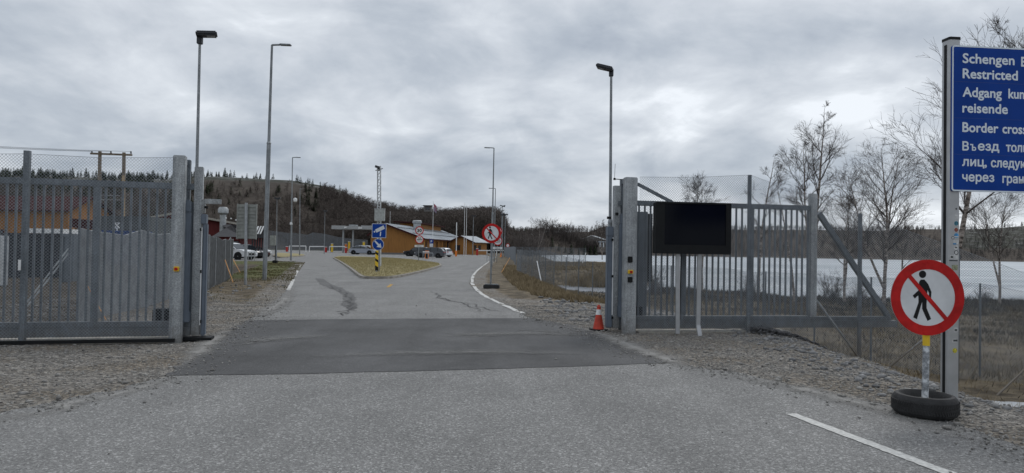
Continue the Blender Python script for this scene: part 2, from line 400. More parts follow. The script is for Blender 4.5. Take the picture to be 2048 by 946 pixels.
# ground material: masks say what each stretch of ground is made of and where it is darkened
D_ = poly_dist(EDGE, GX, GY)
rdist = np.abs(poly_dist(ASPH + [ASPH[0]], GX, GY)); insd = inside(ASPH, GX, GY)
gravel = np.where(D_ > 0, sst(1 - (D_ - 0.2) / 0.9), 1.0) * sst((24 + 4 * vnoise(GX, GY, 0.5, 8) - GY) / 7)
gravel = np.maximum(gravel, sst(1 - (rdist - 0.35) / 0.9) * (GY < 90))
gravel = np.maximum(gravel, sst((1.4 - np.abs(GX - 4.1)) / 1) * sst((3.2 - np.abs(GY - 15.5)) / 1.5))
green = sst((GY - 26) / 10) * sst((-GX - 9) / 4) * (GY < 230) * 0.8
tpix = GX / np.maximum(GY, 1) * F + 1024
hz = hill(GX, GY); wood = (hz > 0.01).astype(float)
kk = np.interp(tpix, [a for a, _ in TAB], [b for _, b in TAB]) * 400 / F
rock = wood * sst((hz - 0.80 * kk) / (0.2 * kk)) * (tpix < 730) + wood * sst((tpix - 1850) / 120) * sst((hz - 0.35 * kk) / (0.3 * kk)) * 0.8
tm, tt, tb = nodes_of('ground_cover')
tv = coord(tt)
def attr(n_):
    a = tt.nodes.new('ShaderNodeAttribute'); a.attribute_name = n_; return a.outputs['Fac']
g_f = tnoise(tt, tv, 28, 6, 0.7); vo = tt.nodes.new('ShaderNodeTexVoronoi'); vo.inputs['Scale'].default_value = 26; tt.links.new(tv, vo.inputs['Vector'])
vo2 = tt.nodes.new('ShaderNodeTexVoronoi'); vo2.inputs['Scale'].default_value = 11; tt.links.new(tv, vo2.inputs['Vector'])
vsep = tt.nodes.new('ShaderNodeSeparateColor'); tt.links.new(vo.outputs['Color'], vsep.inputs[0])
gcol = tmix(tt, 0.6, tramp(tt, g_f, [(0.3, (0.075, 0.068, 0.06)), (0.5, (0.16, 0.15, 0.135)), (0.72, (0.30, 0.285, 0.26))]), tramp(tt, vsep.outputs[0], [(0.0, (0.05, 0.047, 0.043)), (0.5, (0.17, 0.16, 0.148)), (1.0, (0.42, 0.40, 0.37))]))
gcol = tmix(tt, tramp(tt, tnoise(tt, tv, 0.9, 5), [(0.42, (0, 0, 0)), (0.62, (1, 1, 1))]), gcol, tmix(tt, 1.0, gcol, (0.88, 0.82, 0.74), 'MULTIPLY'))
dcol = tramp(tt, tnoise(tt, tv, 1.3, 8, 0.68), [(0.30, (0.045, 0.036, 0.026)), (0.45, (0.095, 0.078, 0.056)), (0.56, (0.16, 0.132, 0.092)), (0.7, (0.23, 0.19, 0.13))])
grc = tramp(tt, tnoise(tt, tv, 0.7, 8, 0.68), [(0.32, (0.05, 0.055, 0.022)), (0.52, (0.09, 0.10, 0.035)), (0.68, (0.17, 0.14, 0.075))])
wcol = tramp(tt, tnoise(tt, tv, 0.10, 9, 0.7), [(0.3, (0.035, 0.028, 0.023)), (0.55, (0.065, 0.054, 0.045)), (0.72, (0.10, 0.088, 0.072))])
rcol = tramp(tt, tnoise(tt, tv, 0.11, 10, 0.75), [(0.40, (0.028, 0.031, 0.022)), (0.50, (0.050, 0.052, 0.042)), (0.58, (0.10, 0.10, 0.096)), (0.68, (0.22, 0.22, 0.22))])
edge_n = tnoise(tt, tv, 2.2, 6, 0.7)
def soft(a, w_=0.5):
    return tmath(tt, 'ADD', tmath(tt, 'MULTIPLY', tmath(tt, 'SUBTRACT', tmath(tt, 'ADD', a, tmath(tt, 'MULTIPLY', tmath(tt, 'SUBTRACT', edge_n, 0.5), 1.2)), 0.5), 4), 0.5, True)
c_ = tmix(tt, soft(attr('green')), dcol, grc); c_ = tmix(tt, attr('dark_ground'), c_, tmix(tt, 1.0, dcol, (0.42, 0.42, 0.45), 'MULTIPLY')); c_ = tmix(tt, attr('wood'), c_, wcol); c_ = tmix(tt, soft(attr('rock')), c_, rcol); c_ = tmix(tt, soft(attr('gravel')), c_, gcol)
tt.links.new(c_, tb.inputs['Base Color']); tb.inputs['Roughness'].default_value = 0.95; tb.inputs['Specular IOR Level'].default_value = 0.2
tbump(tt, tb, tmath(tt, 'ADD', tmath(tt, 'MULTIPLY', vo.outputs['Distance'], 0.8), tmath(tt, 'ADD', g_f, tmath(tt, 'MULTIPLY', vo2.outputs['Distance'], 1.2))), 0.9, 0.02)
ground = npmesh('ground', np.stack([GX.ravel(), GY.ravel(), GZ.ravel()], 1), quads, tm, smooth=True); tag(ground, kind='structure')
dark_ground = sst(((-8.25 - 0.27 * (GY - 13.2)) - GX) / 0.6) * sst((GY - 12.2) / 0.8) * sst((60 - GY) / 15); gravel = gravel * (1 - dark_ground); green = np.where(dark_ground > 0.3, green * 0.2, green)  # ground colour darkened, with less gravel and green, left of the site fence
for nm, ar in (('dark_ground', dark_ground), ('gravel', gravel), ('green', green), ('wood', wood), ('rock', rock)):
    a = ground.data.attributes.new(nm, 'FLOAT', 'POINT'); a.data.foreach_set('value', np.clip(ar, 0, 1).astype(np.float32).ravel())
def Hz(x, y): return float(H(np.array([x]), np.array([y]))[0])

# ------------------------------------------------------------------ water and ice
def ice_mat():
    m, t, b = nodes_of('lake_ice'); v = coord(t)
    mp = t.nodes.new('ShaderNodeMapping'); mp.inputs['Scale'].default_value = (0.4, 1.6, 1); t.links.new(v, mp.inputs[0])
    t.links.new(tramp(t, tnoise(t, mp.outputs[0], 0.05, 8, 0.6), [(0.35, (0.27, 0.305, 0.34)), (0.47, (0.38, 0.42, 0.455)), (0.55, (0.43, 0.465, 0.50)), (0.68, (0.53, 0.56, 0.585))]), b.inputs['Base Color'])
    b.inputs['Roughness'].default_value = 0.8; return m
WZ = -1.8
mb = MB(); mb.add([(9.7, 38, WZ), (1500, 38, WZ), (1500, 760, WZ), (9.7, 760, WZ)], [(0, 1, 2, 3)]); mb.add([(-60, 66, WZ), (9.7, 66, WZ), (9.7, 760, WZ), (-60, 760, WZ)], [(0, 1, 2, 3)])
tag(mb.build('lake_ice', ice_mat()), kind='structure')
def water_mat():
    m, t, b = nodes_of('pond_water'); v = coord(t)
    t.links.new(tramp(t, tnoise(t, v, 0.4), [(0.3, (0.17, 0.19, 0.22)), (0.7, (0.24, 0.265, 0.30))]), b.inputs['Base Color'])
    b.inputs['Roughness'].default_value = 0.3; tbump(t, b, tnoise(t, v, 4, 4), 1.0, 0.05); return m
mb = MB(); mb.add([(-2, 38, WZ), (9.7, 38, WZ), (9.7, 66, WZ), (-2, 66, WZ)], [(0, 1, 2, 3)]); tag(mb.build('pond_water', water_mat()), kind='structure')
mb = MB()
pc = G(2015, 806, -0.86); pts = []
for i in range(26):
    a = 2 * math.pi * i / 26; r = 1 + 0.25 * math.sin(3 * a + 1) + 0.12 * math.sin(7 * a); pts.append((pc.x + 0.42 * r * math.cos(a), pc.y + 0.2 * r * math.sin(a)))
zz = max(Hz(x, y) for x, y in pts) + 0.02; fr = (Vector((0, 0, zz)), Vector((1, 0, 0)), Vector((0, 1, 0)), Vector((0, 0, 1)))
mb.plate(pts, fr, -0.2, 0.0); tag(mb.build('snow_patch', M_snow), 'small patch of old snow at the foot of the bank beside the blue sign post', 'snow patch')

# ------------------------------------------------------------------ roads
def asphalt(name, lo, mid, hi, speck=0.4, scale=66, blotch=0.18):
    m, t, b = nodes_of(name); v = coord(t)
    vo_ = t.nodes.new('ShaderNodeTexVoronoi'); vo_.inputs['Scale'].default_value = scale; t.links.new(v, vo_.inputs['Vector'])
    sepc = t.nodes.new('ShaderNodeSeparateColor'); t.links.new(vo_.outputs['Color'], sepc.inputs[0])
    base = tramp(t, sepc.outputs[0], [(0.0, lo), (0.40, mid), (0.80, tuple(x * 1.15 for x in mid)), (1.0, hi)])
    fine = tnoise(t, v, 110, 3, 0.7)
    base = tmix(t, speck, base, tramp(t, fine, [(0.35, lo), (0.65, hi)]))
    big = tnoise(t, v, 0.55, 7, 0.62); mp = t.nodes.new('ShaderNodeMapping'); mp.inputs['Scale'].default_value = (1.0, 0.16, 1); t.links.new(v, mp.inputs[0])
    streak = tnoise(t, mp.outputs[0], 1.1, 6, 0.6)
    k = tmath(t, 'ADD', tmath(t, 'MULTIPLY', big, 0.55), tmath(t, 'MULTIPLY', streak, 0.45))
    base = tmix(t, 1.0, base, tramp(t, k, [(0.36, (1 - blotch,) * 3), (0.5, (1.0,) * 3), (0.64, (1 + blotch,) * 3)]), 'MULTIPLY')
    t.links.new(base, b.inputs['Base Color']); b.inputs['Roughness'].default_value = 0.85; b.inputs['Specular IOR Level'].default_value = 0.3
    tbump(t, b, tmath(t, 'ADD', sepc.outputs[1], fine), 0.5, 0.006); return m
M_asph = asphalt('worn_asphalt', (0.052, 0.052, 0.052), (0.134, 0.133, 0.131), (0.44, 0.44, 0.43))
M_asph2 = asphalt('fresh_asphalt', (0.048, 0.049, 0.051), (0.066, 0.067, 0.070), (0.14, 0.14, 0.14), 0.5, 60, 0.35)
M_tar2 = asphalt('patched_asphalt', (0.055, 0.055, 0.055), (0.098, 0.098, 0.097), (0.22, 0.22, 0.22))
M_tar = asphalt('tar_seam', (0.05, 0.05, 0.05), (0.08, 0.08, 0.08), (0.14, 0.14, 0.14))
def jag(pts, step, amp, seed, smooth_only=None):
    r = random.Random(seed); o = []
    for i in range(len(pts)):
        a, b = pts[i], pts[(i + 1) % len(pts)]; ln = math.hypot(b[0] - a[0], b[1] - a[1])
        near = max(abs(a[1]), abs(b[1])) < 40; n = max(1, int(ln / step)) if near and ln < 40 else 1
        nx, ny = -(b[1] - a[1]) / max(ln, 1e-6), (b[0] - a[0]) / max(ln, 1e-6)
        for k in range(n):
            t = k / n; off = r.gauss(0, amp) if n > 1 else 0
            o.append((a[0] + (b[0] - a[0]) * t + nx * off, a[1] + (b[1] - a[1]) * t + ny * off))
    return o
def sheet(name, pts, z, m):
    bm = bmesh.new(); vs = [bm.verts.new((x, y, z)) for x, y in pts]; f = bm.faces.new(vs); bmesh.ops.recalc_face_normals(bm, faces=[f])
    if f.normal.z < 0: f.normal_flip()
    bmesh.ops.triangulate(bm, faces=bm.faces, ngon_method='EAR_CLIP'); me = bpy.data.meshes.new(name); bm.to_mesh(me); bm.free(); me.materials.append(m)
    o = bpy.data.objects.new(name, me); col.objects.link(o); return tag(o, kind='structure')
sheet('road', jag(ASPH, 0.12, 0.028, 3), 0.004, M_asph)
PATCH = [g2(330, 752), g2(372, 722), g2(415, 700), g2(448, 672), g2(470, 655), g2(500, 641)] + [g2(800, 638), g2(1070, 637), g2(1150, 652), g2(1200, 670), g2(1235, 690), g2(1290, 708), g2(1345, 726)] + [g2(1180, 733), g2(900, 741), g2(600, 749)]
pj = []
rr = random.Random(5)
for i in range(len(PATCH)):
    a, b = PATCH[i], PATCH[(i + 1) % len(PATCH)]; side = i < 5 or 7 <= i < 12; n = max(1, int(math.hypot(b[0] - a[0], b[1] - a[1]) / (0.09 if side else 0.25)))
    for k in range(n):
        t = k / n; pj.append((a[0] + (b[0] - a[0]) * t + rr.gauss(0, 0.05 if side else 0.006), a[1] + (b[1] - a[1]) * t + rr.gauss(0, 0.03 if side else 0.008)))
sheet('asphalt_patch', pj, 0.009, M_asph2)
def scuff_mat(name, c):
    m, t, b = nodes_of(name); v = coord(t); t.links.new(tramp(t, tnoise(t, v, 30, 6), [(0.3, tuple(x * 0.6 for x in c)), (0.7, c)]), b.inputs['Base Color']); b.inputs['Roughness'].default_value = 0.9; return m
M_line = scuff_mat('road_paint', (0.62, 0.62, 0.60)); M_liney = scuff_mat('yellow_road_paint', (0.50, 0.30, 0.06)); M_scr = scuff_mat('dusty_scrape', (0.17, 0.17, 0.168))
def ribbon(name, pts, wd, z, m, seed=0, amp=0.004, step=0.15, taper=False):
    r = random.Random(seed); P_ = []
    for a, b in zip(pts[:-1], pts[1:]):
        n = max(1, min(120, int(math.hypot(b[0] - a[0], b[1] - a[1]) / step)))
        for k in range(n): P_.append((a[0] + (b[0] - a[0]) * k / n, a[1] + (b[1] - a[1]) * k / n))
    P_.append(pts[-1]); mb = MB(); vs = []; n = len(P_)
    for i, p in enumerate(P_):
        q0, q1 = P_[max(0, i - 1)], P_[min(n - 1, i + 1)]; dx, dy = q1[0] - q0[0], q1[1] - q0[1]; l = math.hypot(dx, dy) or 1; nx, ny = -dy / l, dx / l
        w2 = wd / 2 * (math.sin(math.pi * (i + 0.5) / n) ** 0.5 if taper else 1)
        a = w2 + r.gauss(0, amp); b = w2 + r.gauss(0, amp); vs += [(p[0] + nx * a, p[1] + ny * a, z), (p[0] - nx * b, p[1] - ny * b, z)]
    mb.add(vs, [(2 * i, 2 * i + 1, 2 * i + 3, 2 * i + 2) for i in range(n - 1)]); o = mb.build(name, m)
    bm = bmesh.new(); bm.from_mesh(o.data)
    for f in bm.faces:
        f.normal_update()
        if f.normal.z < 0: f.normal_flip()
    bm.to_mesh(o.data); bm.free(); return tag(o, kind='structure')
a0, a1 = G(1582, 829), G(1915, 955); dd = (a1 - a0).normalized(); a1 = a0 + dd * 3.0
ribbon('lane_marking', [(a0.x, a0.y), (a1.x, a1.y)], 0.115, 0.0095, M_line, 1, 0.005, 0.05)
ribbon('edge_marking', [g2(577, 580), g2(587, 559)], 0.14, 0.0095, M_line, 2, 0.01, 0.3)
ribbon('edge_marking', [g2(589, 553), g2(602, 530)], 0.14, 0.0095, M_line, 3, 0.01, 0.3)
def spline(pts, k=6):
    o = []; n = len(pts)
    for i in range(n - 1):
        p0, p1, p2, p3 = pts[max(0, i - 1)], pts[i], pts[i + 1], pts[min(n - 1, i + 2)]
        for j in range(k):
            t = j / k; o.append(tuple(0.5 * (2 * p1[c] + (p2[c] - p0[c]) * t + (2 * p0[c] - 5 * p1[c] + 4 * p2[c] - p3[c]) * t * t + (3 * p1[c] - p0[c] - 3 * p2[c] + p3[c]) * t ** 3) for c in (0, 1)))
    return o + [pts[-1]]
ribbon('edge_marking', spline([g2(1046, 627), g2(1018, 615), g2(992, 603), g2(967, 590), g2(950, 576), g2(944, 562), g2(949, 548), g2(962, 535), g2(980, 522)]), 0.14, 0.0095, M_line, 4, 0.015, 0.3)
ribbon('lane_marking', [g2(776, 575), g2(783, 569)], 0.13, 0.0095, M_liney, 5, 0.01, 0.2)
def crack(pts, wd, seed, m_=None):
    r = random.Random(seed); o = []
    for a, b in zip(pts[:-1], pts[1:]):
        for k in range(8): t = k / 8; o.append((a[0] + (b[0] - a[0]) * t + r.gauss(0, 0.07), a[1] + (b[1] - a[1]) * t + r.gauss(0, 0.12)))
    ribbon('road_crack', o, wd, 0.0098 + 0.0008 * seed, m_ or M_tar, seed, wd * 0.22, 0.08, True)
sheet('asphalt_repair', jag([g2(632, 557), g2(647, 558), g2(664, 570), g2(683, 576), g2(705, 588), g2(713, 598), g2(709, 605), g2(716, 617), g2(702, 620), g2(686, 612), g2(686, 598), g2(686, 590), g2(669, 580), g2(642, 570)], 0.15, 0.03, 9), 0.0092, M_tar2); crack([g2(655, 572), g2(680, 582), g2(700, 596), g2(697, 610), g2(705, 622), g2(680, 630)], 0.045, 8)
crack([g2(700, 592), g2(710, 606), g2(695, 624), g2(680, 634)], 0.035, 2); crack([g2(862, 582), g2(880, 596), g2(905, 602), g2(945, 612), g2(962, 625)], 0.05, 3)
crack([g2(700, 604), g2(706, 614), g2(701, 619)], 0.04, 6); crack([g2(870, 588), g2(890, 600), g2(930, 606)], 0.03, 4); crack([g2(930, 604), g2(965, 616), g2(1000, 626)], 0.03, 5)
for k, (x0, y0, x1, y1) in enumerate([(480, 688, 545, 676), (492, 690, 560, 678), (505, 686, 560, 674), (470, 692, 520, 682), (1085, 664, 1165, 668), (1100, 670, 1180, 671), (1060, 667, 1150, 673), (905, 671, 990, 668), (1120, 659, 1190, 664), (520, 684, 575, 675), (485, 683, 540, 673), (930, 675, 1000, 671), (1040, 661, 1110, 663)]):
    ribbon('scrape_mark', [g2(x0, y0), g2((x0 + x1) / 2 + 4, (y0 + y1) / 2 + 1), g2(x1, y1)], 0.05, 0.0135, M_scr, 20 + k, 0.016, 0.05, True)
def dust_mat(name, c, k, sc):
    m, t, b = nodes_of(name); v = coord(t); a = t.nodes.new('ShaderNodeAttribute'); a.attribute_name = 'cover'
    t.links.new(tramp(t, tnoise(t, v, 60, 5, 0.7), [(0.3, tuple(x * 0.6 for x in c)), (0.7, tuple(x * 1.35 for x in c))]), b.inputs['Base Color']); b.inputs['Roughness'].default_value = 0.95
    f = tmath(t, 'ADD', tmath(t, 'MULTIPLY', a.outputs['Fac'], 1.0), tmath(t, 'MULTIPLY', tmath(t, 'SUBTRACT', tnoise(t, v, sc, 8, 0.72), 0.5), 1.6)); t.links.new(tmath(t, 'MULTIPLY', tmath(t, 'SUBTRACT', f, 0.25, True), k, True), b.inputs['Alpha']); return m
M_dust = dust_mat('road_dust', (0.25, 0.245, 0.235), 1.3, 2.5); M_dust2 = dust_mat('thin_road_dust', (0.185, 0.183, 0.178), 0.45, 3.5); M_dust3 = dust_mat('patch_dust', (0.17, 0.17, 0.167), 0.9, 4.5); M_oil = dust_mat('oil_stain', (0.045, 0.045, 0.046), 0.5, 3.0)
def soft_ribbon(name, pts, wd, z, m, asym=0.5):
    Pp = spline(pts, 8); n = len(Pp); vs = []; cv = []; rows = 7
    for i, p in enumerate(Pp):
        q0, q1 = Pp[max(0, i - 1)], Pp[min(n - 1, i + 1)]; dx, dy = q1[0] - q0[0], q1[1] - q0[1]; l = math.hypot(dx, dy) or 1; nx, ny = -dy / l, dx / l; e_ = min(1, 3 * min(i, n - 1 - i) / n)
        for j in range(rows):
            u = j / (rows - 1); vs.append((p[0] + nx * (u - 0.5) * wd, p[1] + ny * (u - 0.5) * wd, z)); pk = (u / asym if u < asym else (1 - u) / (1 - asym)) if 0 < asym < 1 else (1 - u if asym == 0 else u); cv.append(max(0, pk) * e_)
    mb = MB(); mb.add(vs, [(i * rows + j, i * rows + j + 1, (i + 1) * rows + j + 1, (i + 1) * rows + j) for i in range(n - 1) for j in range(rows - 1)]); o = mb.build(name, m)
    bm = bmesh.new(); bm.from_mesh(o.data)
    for f in bm.faces:
        f.normal_update()
        if f.normal.z < 0: f.normal_flip()
    bm.to_mesh(o.data); bm.free(); at = o.data.attributes.new('cover', 'FLOAT', 'POINT'); at.data.foreach_set('value', cv); return tag(o, kind='structure')
soft_ribbon('dust_strip', [(-9, 4.3), g2(0, 835), g2(130, 808), g2(240, 787), g2(330, 762), g2(372, 752)], 0.55, 0.0070, M_dust)
soft_ribbon('dust_strip', [g2(1120, 645), g2(1200, 668), g2(1280, 700), g2(1360, 728), g2(1420, 742)], 0.75, 0.0125, M_dust)
soft_ribbon('dust_strip', [g2(1400, 742), g2(1560, 770), g2(1700, 803), g2(1800, 830), g2(1990, 900)], 0.7, 0.0128, M_dust)
soft_ribbon('dust_strip', [g2(470, 650), g2(432, 676), g2(395, 706), g2(340, 748)], 0.6, 0.0125, M_dust)
soft_ribbon('dust_strip', [g2(590, 570), g2(570, 598), g2(535, 622), g2(515, 638)], 0.9, 0.0120, M_dust)
soft_ribbon('dust_strip', [g2(950, 583), g2(1000, 605), g2(1045, 622), g2(1090, 636)], 1.1, 0.0080, M_dust2)
soft_ribbon('dust_strip', [g2(450, 690), g2(520, 682), g2(600, 676), g2(700, 673)], 1.0, 0.0190, M_dust3)
soft_ribbon('dust_strip', [g2(860, 676), g2(960, 670), g2(1080, 668), g2(1190, 672)], 1.0, 0.0192, M_dust3)
soft_ribbon('dust_strip', [g2(560, 718), g2(800, 708), g2(1000, 706), g2(1250, 712)], 0.8, 0.0194, M_dust3)
# traffic islands (kerbed grass)
M_kerb = mat('kerb_stone', (0.27, 0.25, 0.22), 0.9, 0, 0.2, 3, 0.3); 
def lawn_mat():
    m, t, b = nodes_of('lawn'); v = coord(t)
    a = tramp(t, tnoise(t, v, 0.9, 8, 0.7), [(0.34, (0.17, 0.155, 0.065)), (0.5, (0.28, 0.24, 0.115)), (0.66, (0.38, 0.32, 0.175))]); f = tnoise(t, v, 45, 4, 0.7)
    t.links.new(tmix(t, 0.6, a, tramp(t, f, [(0.35, (0.55,) * 3), (0.65, (1.35,) * 3)]), 'MULTIPLY'), b.inputs['Base Color']); b.inputs['Roughness'].default_value = 0.95; tbump(t, b, f, 0.8, 0.03); return m
M_lawn = lawn_mat()
def island(pts, kerb=True, h=0.12):
    cx = sum(p[0] for p in pts) / len(pts); cy = sum(p[1] for p in pts) / len(pts)
    fr = (Vector((0, 0, 0)), Vector((1, 0, 0)), Vector((0, 1, 0)), Vector((0, 0, 1)))
    mb = MB(); mb.plate(pts, fr, 0.0, h); tag(mb.build('kerb', M_kerb), kind='structure')
    inner = []
    for i, p in enumerate(pts):
        q0, q1 = pts[i - 1], pts[(i + 1) % len(pts)]; dx, dy = q1[0] - q0[0], q1[1] - q0[1]; l = math.hypot(dx, dy); nx, ny = -dy / l, dx / l
        if (cx - p[0]) * nx + (cy - p[1]) * ny < 0: nx, ny = -nx, -ny
        inner.append((p[0] + nx * 0.16, p[1] + ny * 0.16))
    mb = MB(); mb.plate(inner, fr, h, h + 0.03); tag(mb.build('lawn', M_lawn), kind='structure'); return inner
ISL = spline([g2(666, 517), g2(678, 524), g2(698, 538), g2(716, 553), g2(730, 557.5), g2(762, 558), g2(793, 556), g2(840, 546), g2(878, 535), g2(882, 531), g2(868, 527), g2(800, 519), g2(720, 515), g2(675, 514)], 4)
ISL_IN = island(ISL)
island(spline([g2(545, 512), g2(560, 516), g2(604, 513), g2(609, 510.5), g2(590, 508.5), g2(540, 506.5)], 3)[:-1])

# ------------------------------------------------------------------ loose gravel and rocks
def ico():
    bm = bmesh.new(); bmesh.ops.create_icosphere(bm, subdivisions=1, radius=1); V = np.array([v.co[:] for v in bm.verts]); Fc = np.array([[v.index for v in f.verts] for f in bm.faces]); bm.free(); return V, Fc
IV, IF = ico()
def stones(name, pts, sizes, m, flat=0.6):
    n = len(pts); V = np.empty((n, len(IV), 3))
    for i in range(n):
        a = nrs.uniform(0, 6.28); q = IV * (1 + nrs.uniform(-0.33, 0.33, (len(IV), 1))) * nrs.uniform(0.55, 1.3, 3) * np.array([1, 1, flat]); c, s_ = math.cos(a), math.sin(a)
        V[i, :, 0] = pts[i][0] + sizes[i] * (q[:, 0] * c - q[:, 1] * s_); V[i, :, 1] = pts[i][1] + sizes[i] * (q[:, 0] * s_ + q[:, 1] * c); V[i, :, 2] = pts[i][2] + sizes[i] * q[:, 2]
    Fc = (IF[None] + (np.arange(n) * len(IV))[:, None, None]).reshape(-1, 3); return npmesh(name, V.reshape(-1, 3), Fc, m)
def stone_mat(name, lo, hi):
    m, t, b = nodes_of(name); g = t.nodes.new('ShaderNodeNewGeometry'); t.links.new(tmix(t, 0.5, tramp(t, g.outputs['Random Per Island'], [(0, lo), (1, hi)]), tramp(t, tnoise(t, coord(t), 25), [(0.3, lo), (0.7, hi)])), b.inputs['Base Color']); b.inputs['Roughness'].default_value = 0.9; return m
M_grv = stone_mat('gravel_stone', (0.055, 0.052, 0.050), (0.36, 0.35, 0.33)); M_rock = stone_mat('rock_stone', (0.07, 0.072, 0.075), (0.30, 0.30, 0.30)); M_drk = stone_mat('dark_stone', (0.03, 0.03, 0.032), (0.11, 0.11, 0.115))
n = 150000; X = np.where(nrs.rand(n) < 0.5, nrs.uniform(-12.5, -1.5, n), nrs.uniform(0.2, 8, n)); Y = nrs.uniform(4.2, 20, n) 
ins_ = inside(ASPH, X, Y); Dd = poly_dist(EDGE, X, Y); ed = np.abs(poly_dist(ASPH + [ASPH[0]], X, Y)); ip = inside(pj, X, Y)
keep = ((~ins_) | (ed < 0.30 * nrs.rand(n) ** 2 * 2.2) | (nrs.rand(n) < 0.0015)) & (Dd < 0.9) & (np.abs(X / Y) < 0.80)
X, Y = X[keep], Y[keep]; sz = 0.006 + 0.012 * nrs.rand(len(X)) ** 2.5 + 0.03 * (nrs.rand(len(X)) < 0.02) * nrs.rand(len(X)); Z = np.maximum(H(X, Y), np.where(inside(ASPH, X, Y), 0.01, -9)) + sz * 0.25
tag(stones('loose_gravel', np.stack([X, Y, Z], 1), sz, M_grv), 'loose grey gravel strewn over the verges and along the asphalt edges', 'gravel', kind='stuff')
pts = []; sz = []
for k in range(420):
    t = rnd.random(); a, b = (rnd.uniform(4.2, 5.4), rnd.uniform(7, 15.5)); pts.append((a, b, Hz(a, b) + 0.01)); sz.append(0.02 + 0.05 * rnd.random() ** 3)
for k in range(260): a, b = rnd.uniform(0.9, 4.2), rnd.uniform(15.3, 22.5); pts.append((a, b, Hz(a, b) + 0.01)); sz.append(0.03 + 0.07 * rnd.random() ** 2.5)
for k in range(130): a, b = rnd.uniform(-12, -8.8), rnd.uniform(17, 28); pts.append((a, b, Hz(a, b) + 0.01)); sz.append(0.03 + 0.08 * rnd.random() ** 2.5)
tag(stones('edge_rocks', pts, sz, M_rock), 'grey rubble stones scattered along the top of the verge and by the fence feet', 'rocks', kind='stuff')
pts = []; sz = []
pa = onplane(1500, 672, (2.45, 13.62), R_(9.9)); 
for k in range(900):
    t = rnd.random(); x = 4.75 + 1.6 * t; y = 13.9 + rnd.gauss(0, 0.35) + 0.3 * t; pts.append((x, y, max(Hz(x, y), -0.32 * t - 0.05) + 0.12 * (1 - t) * rnd.random() + 0.01)); sz.append(0.02 + 0.035 * rnd.random() ** 2)
tag(stones('dark_rubble', pts, sz, M_drk), 'dark rubble heap under the far end of the right sliding gate', 'rubble', kind='stuff')

# ------------------------------------------------------------------ grass and heather
def blades(name, X, Y, Z, hgt, wd, lean, m, label, cat):
    n = len(X); a = nrs.uniform(0, 6.28, n); la = nrs.uniform(0, 6.28, n); l = lean * hgt * nrs.rand(n)
    dx, dy = np.cos(a) * wd, np.sin(a) * wd
    V = np.empty((n, 3, 3)); V[:, 0] = np.stack([X - dx, Y - dy, Z - 0.02], 1); V[:, 1] = np.stack([X + dx, Y + dy, Z - 0.02], 1); V[:, 2] = np.stack([X + np.cos(la) * l, Y + np.sin(la) * l, Z + hgt], 1)
    return tag(npmesh(name, V.reshape(-1, 3), np.arange(3 * n).reshape(-1, 3), m), label, cat, kind='stuff')
def isl_mat(name, stops):
    m, t, b = nodes_of(name); g = t.nodes.new('ShaderNodeNewGeometry'); t.links.new(tmix(t, 0.5, tramp(t, g.outputs['Random Per Island'], stops), tramp(t, tnoise(t, coord(t), 0.8, 5), [(0.32 + 0.36 * p, c) for p, c in stops])), b.inputs['Base Color']); b.inputs['Roughness'].default_value = 0.9; b.inputs['Specular IOR Level'].default_value = 0.15; return m
M_dry = isl_mat('dry_grass', [(0.0, (0.09, 0.07, 0.042)), (0.5, (0.21, 0.165, 0.10)), (1.0, (0.38, 0.31, 0.20))]); M_heath = isl_mat('heather', [(0.0, (0.018, 0.015, 0.011)), (0.6, (0.045, 0.036, 0.026)), (1.0, (0.09, 0.075, 0.045))])
M_grn = isl_mat('verge_grass', [(0.0, (0.06, 0.055, 0.028)), (0.5, (0.115, 0.105, 0.048)), (1.0, (0.22, 0.185, 0.10))])
def scatter(n, box_, test=None, clump=None, seed=0):
    X = nrs.uniform(box_[0], box_[1], n); Y = nrs.uniform(box_[2], box_[3], n); k = np.ones(n, bool)
    if test is not None: k &= test(X, Y)
    if clump is not None: k &= (vnoise(X, Y, clump[0], seed) + 0.35 * vnoise(X, Y, clump[0] * 3.1, seed + 1) > clump[1] + 0.35 * nrs.randn(n))
    return X[k], Y[k]
def dE(X, Y): return poly_dist(EDGE, X, Y)
X, Y = scatter(230000, (4.5, 34, 6, 49), lambda X, Y: (dE(X, Y) > 1.5) & (H(X, Y) > -1.75) & (nrs.rand(len(X)) < np.clip(14 / Y, 0.25, 1)) & (X / Y < 0.95), (0.9, 0.0), 21)
blades('dry_grass', X, Y, H(X, Y), 0.05 + 0.20 * nrs.rand(len(X)) ** 1.5, 0.004 + 0.00035 * Y, 1.3, M_dry, 'matted tan dry grass on the low ground behind the right fence', 'grass')
X, Y = scatter(260000, (1.5, 40, 6, 50), lambda X, Y: (dE(X, Y) > 1.9) & (H(X, Y) > np.where(X < 9.3, -1.55, -1.8)) & (X / Y < 0.95) & (nrs.rand(len(X)) < np.clip((Y - 12) / 26, 0.12, 1)), (0.8, 0.0), 55)
hh = 0.04 + 0.14 * nrs.rand(len(X)); 
blades('heather', X, Y, H(X, Y), hh * np.where(X < 9.3, 0.6, 1.0) + 0.45 * (X > 9.3) * sst((Y - 34) / 8) * np.clip(vnoise(X, Y, 0.8, 3) + 0.35, 0, 1) * nrs.rand(len(X)), 0.007 + 0.0004 * Y, 1.1, M_heath, 'dark brown heather and low scrub between the fence and the lake', 'heather')
X, Y = scatter(90000, (-0.6, 6, 21, 62), lambda X, Y: (dE(X, Y) > -0.9) & (dE(X, Y) < 3.4) & (H(X, Y) > -1.7), (0.7, -0.5), 31)
blades('bank_grass', X, Y, H(X, Y), 0.05 + 0.18 * nrs.rand(len(X)), 0.005 + 0.0004 * Y, 1.2, M_dry, 'tan and green grass on the road bank beside the lakeside fence', 'grass')
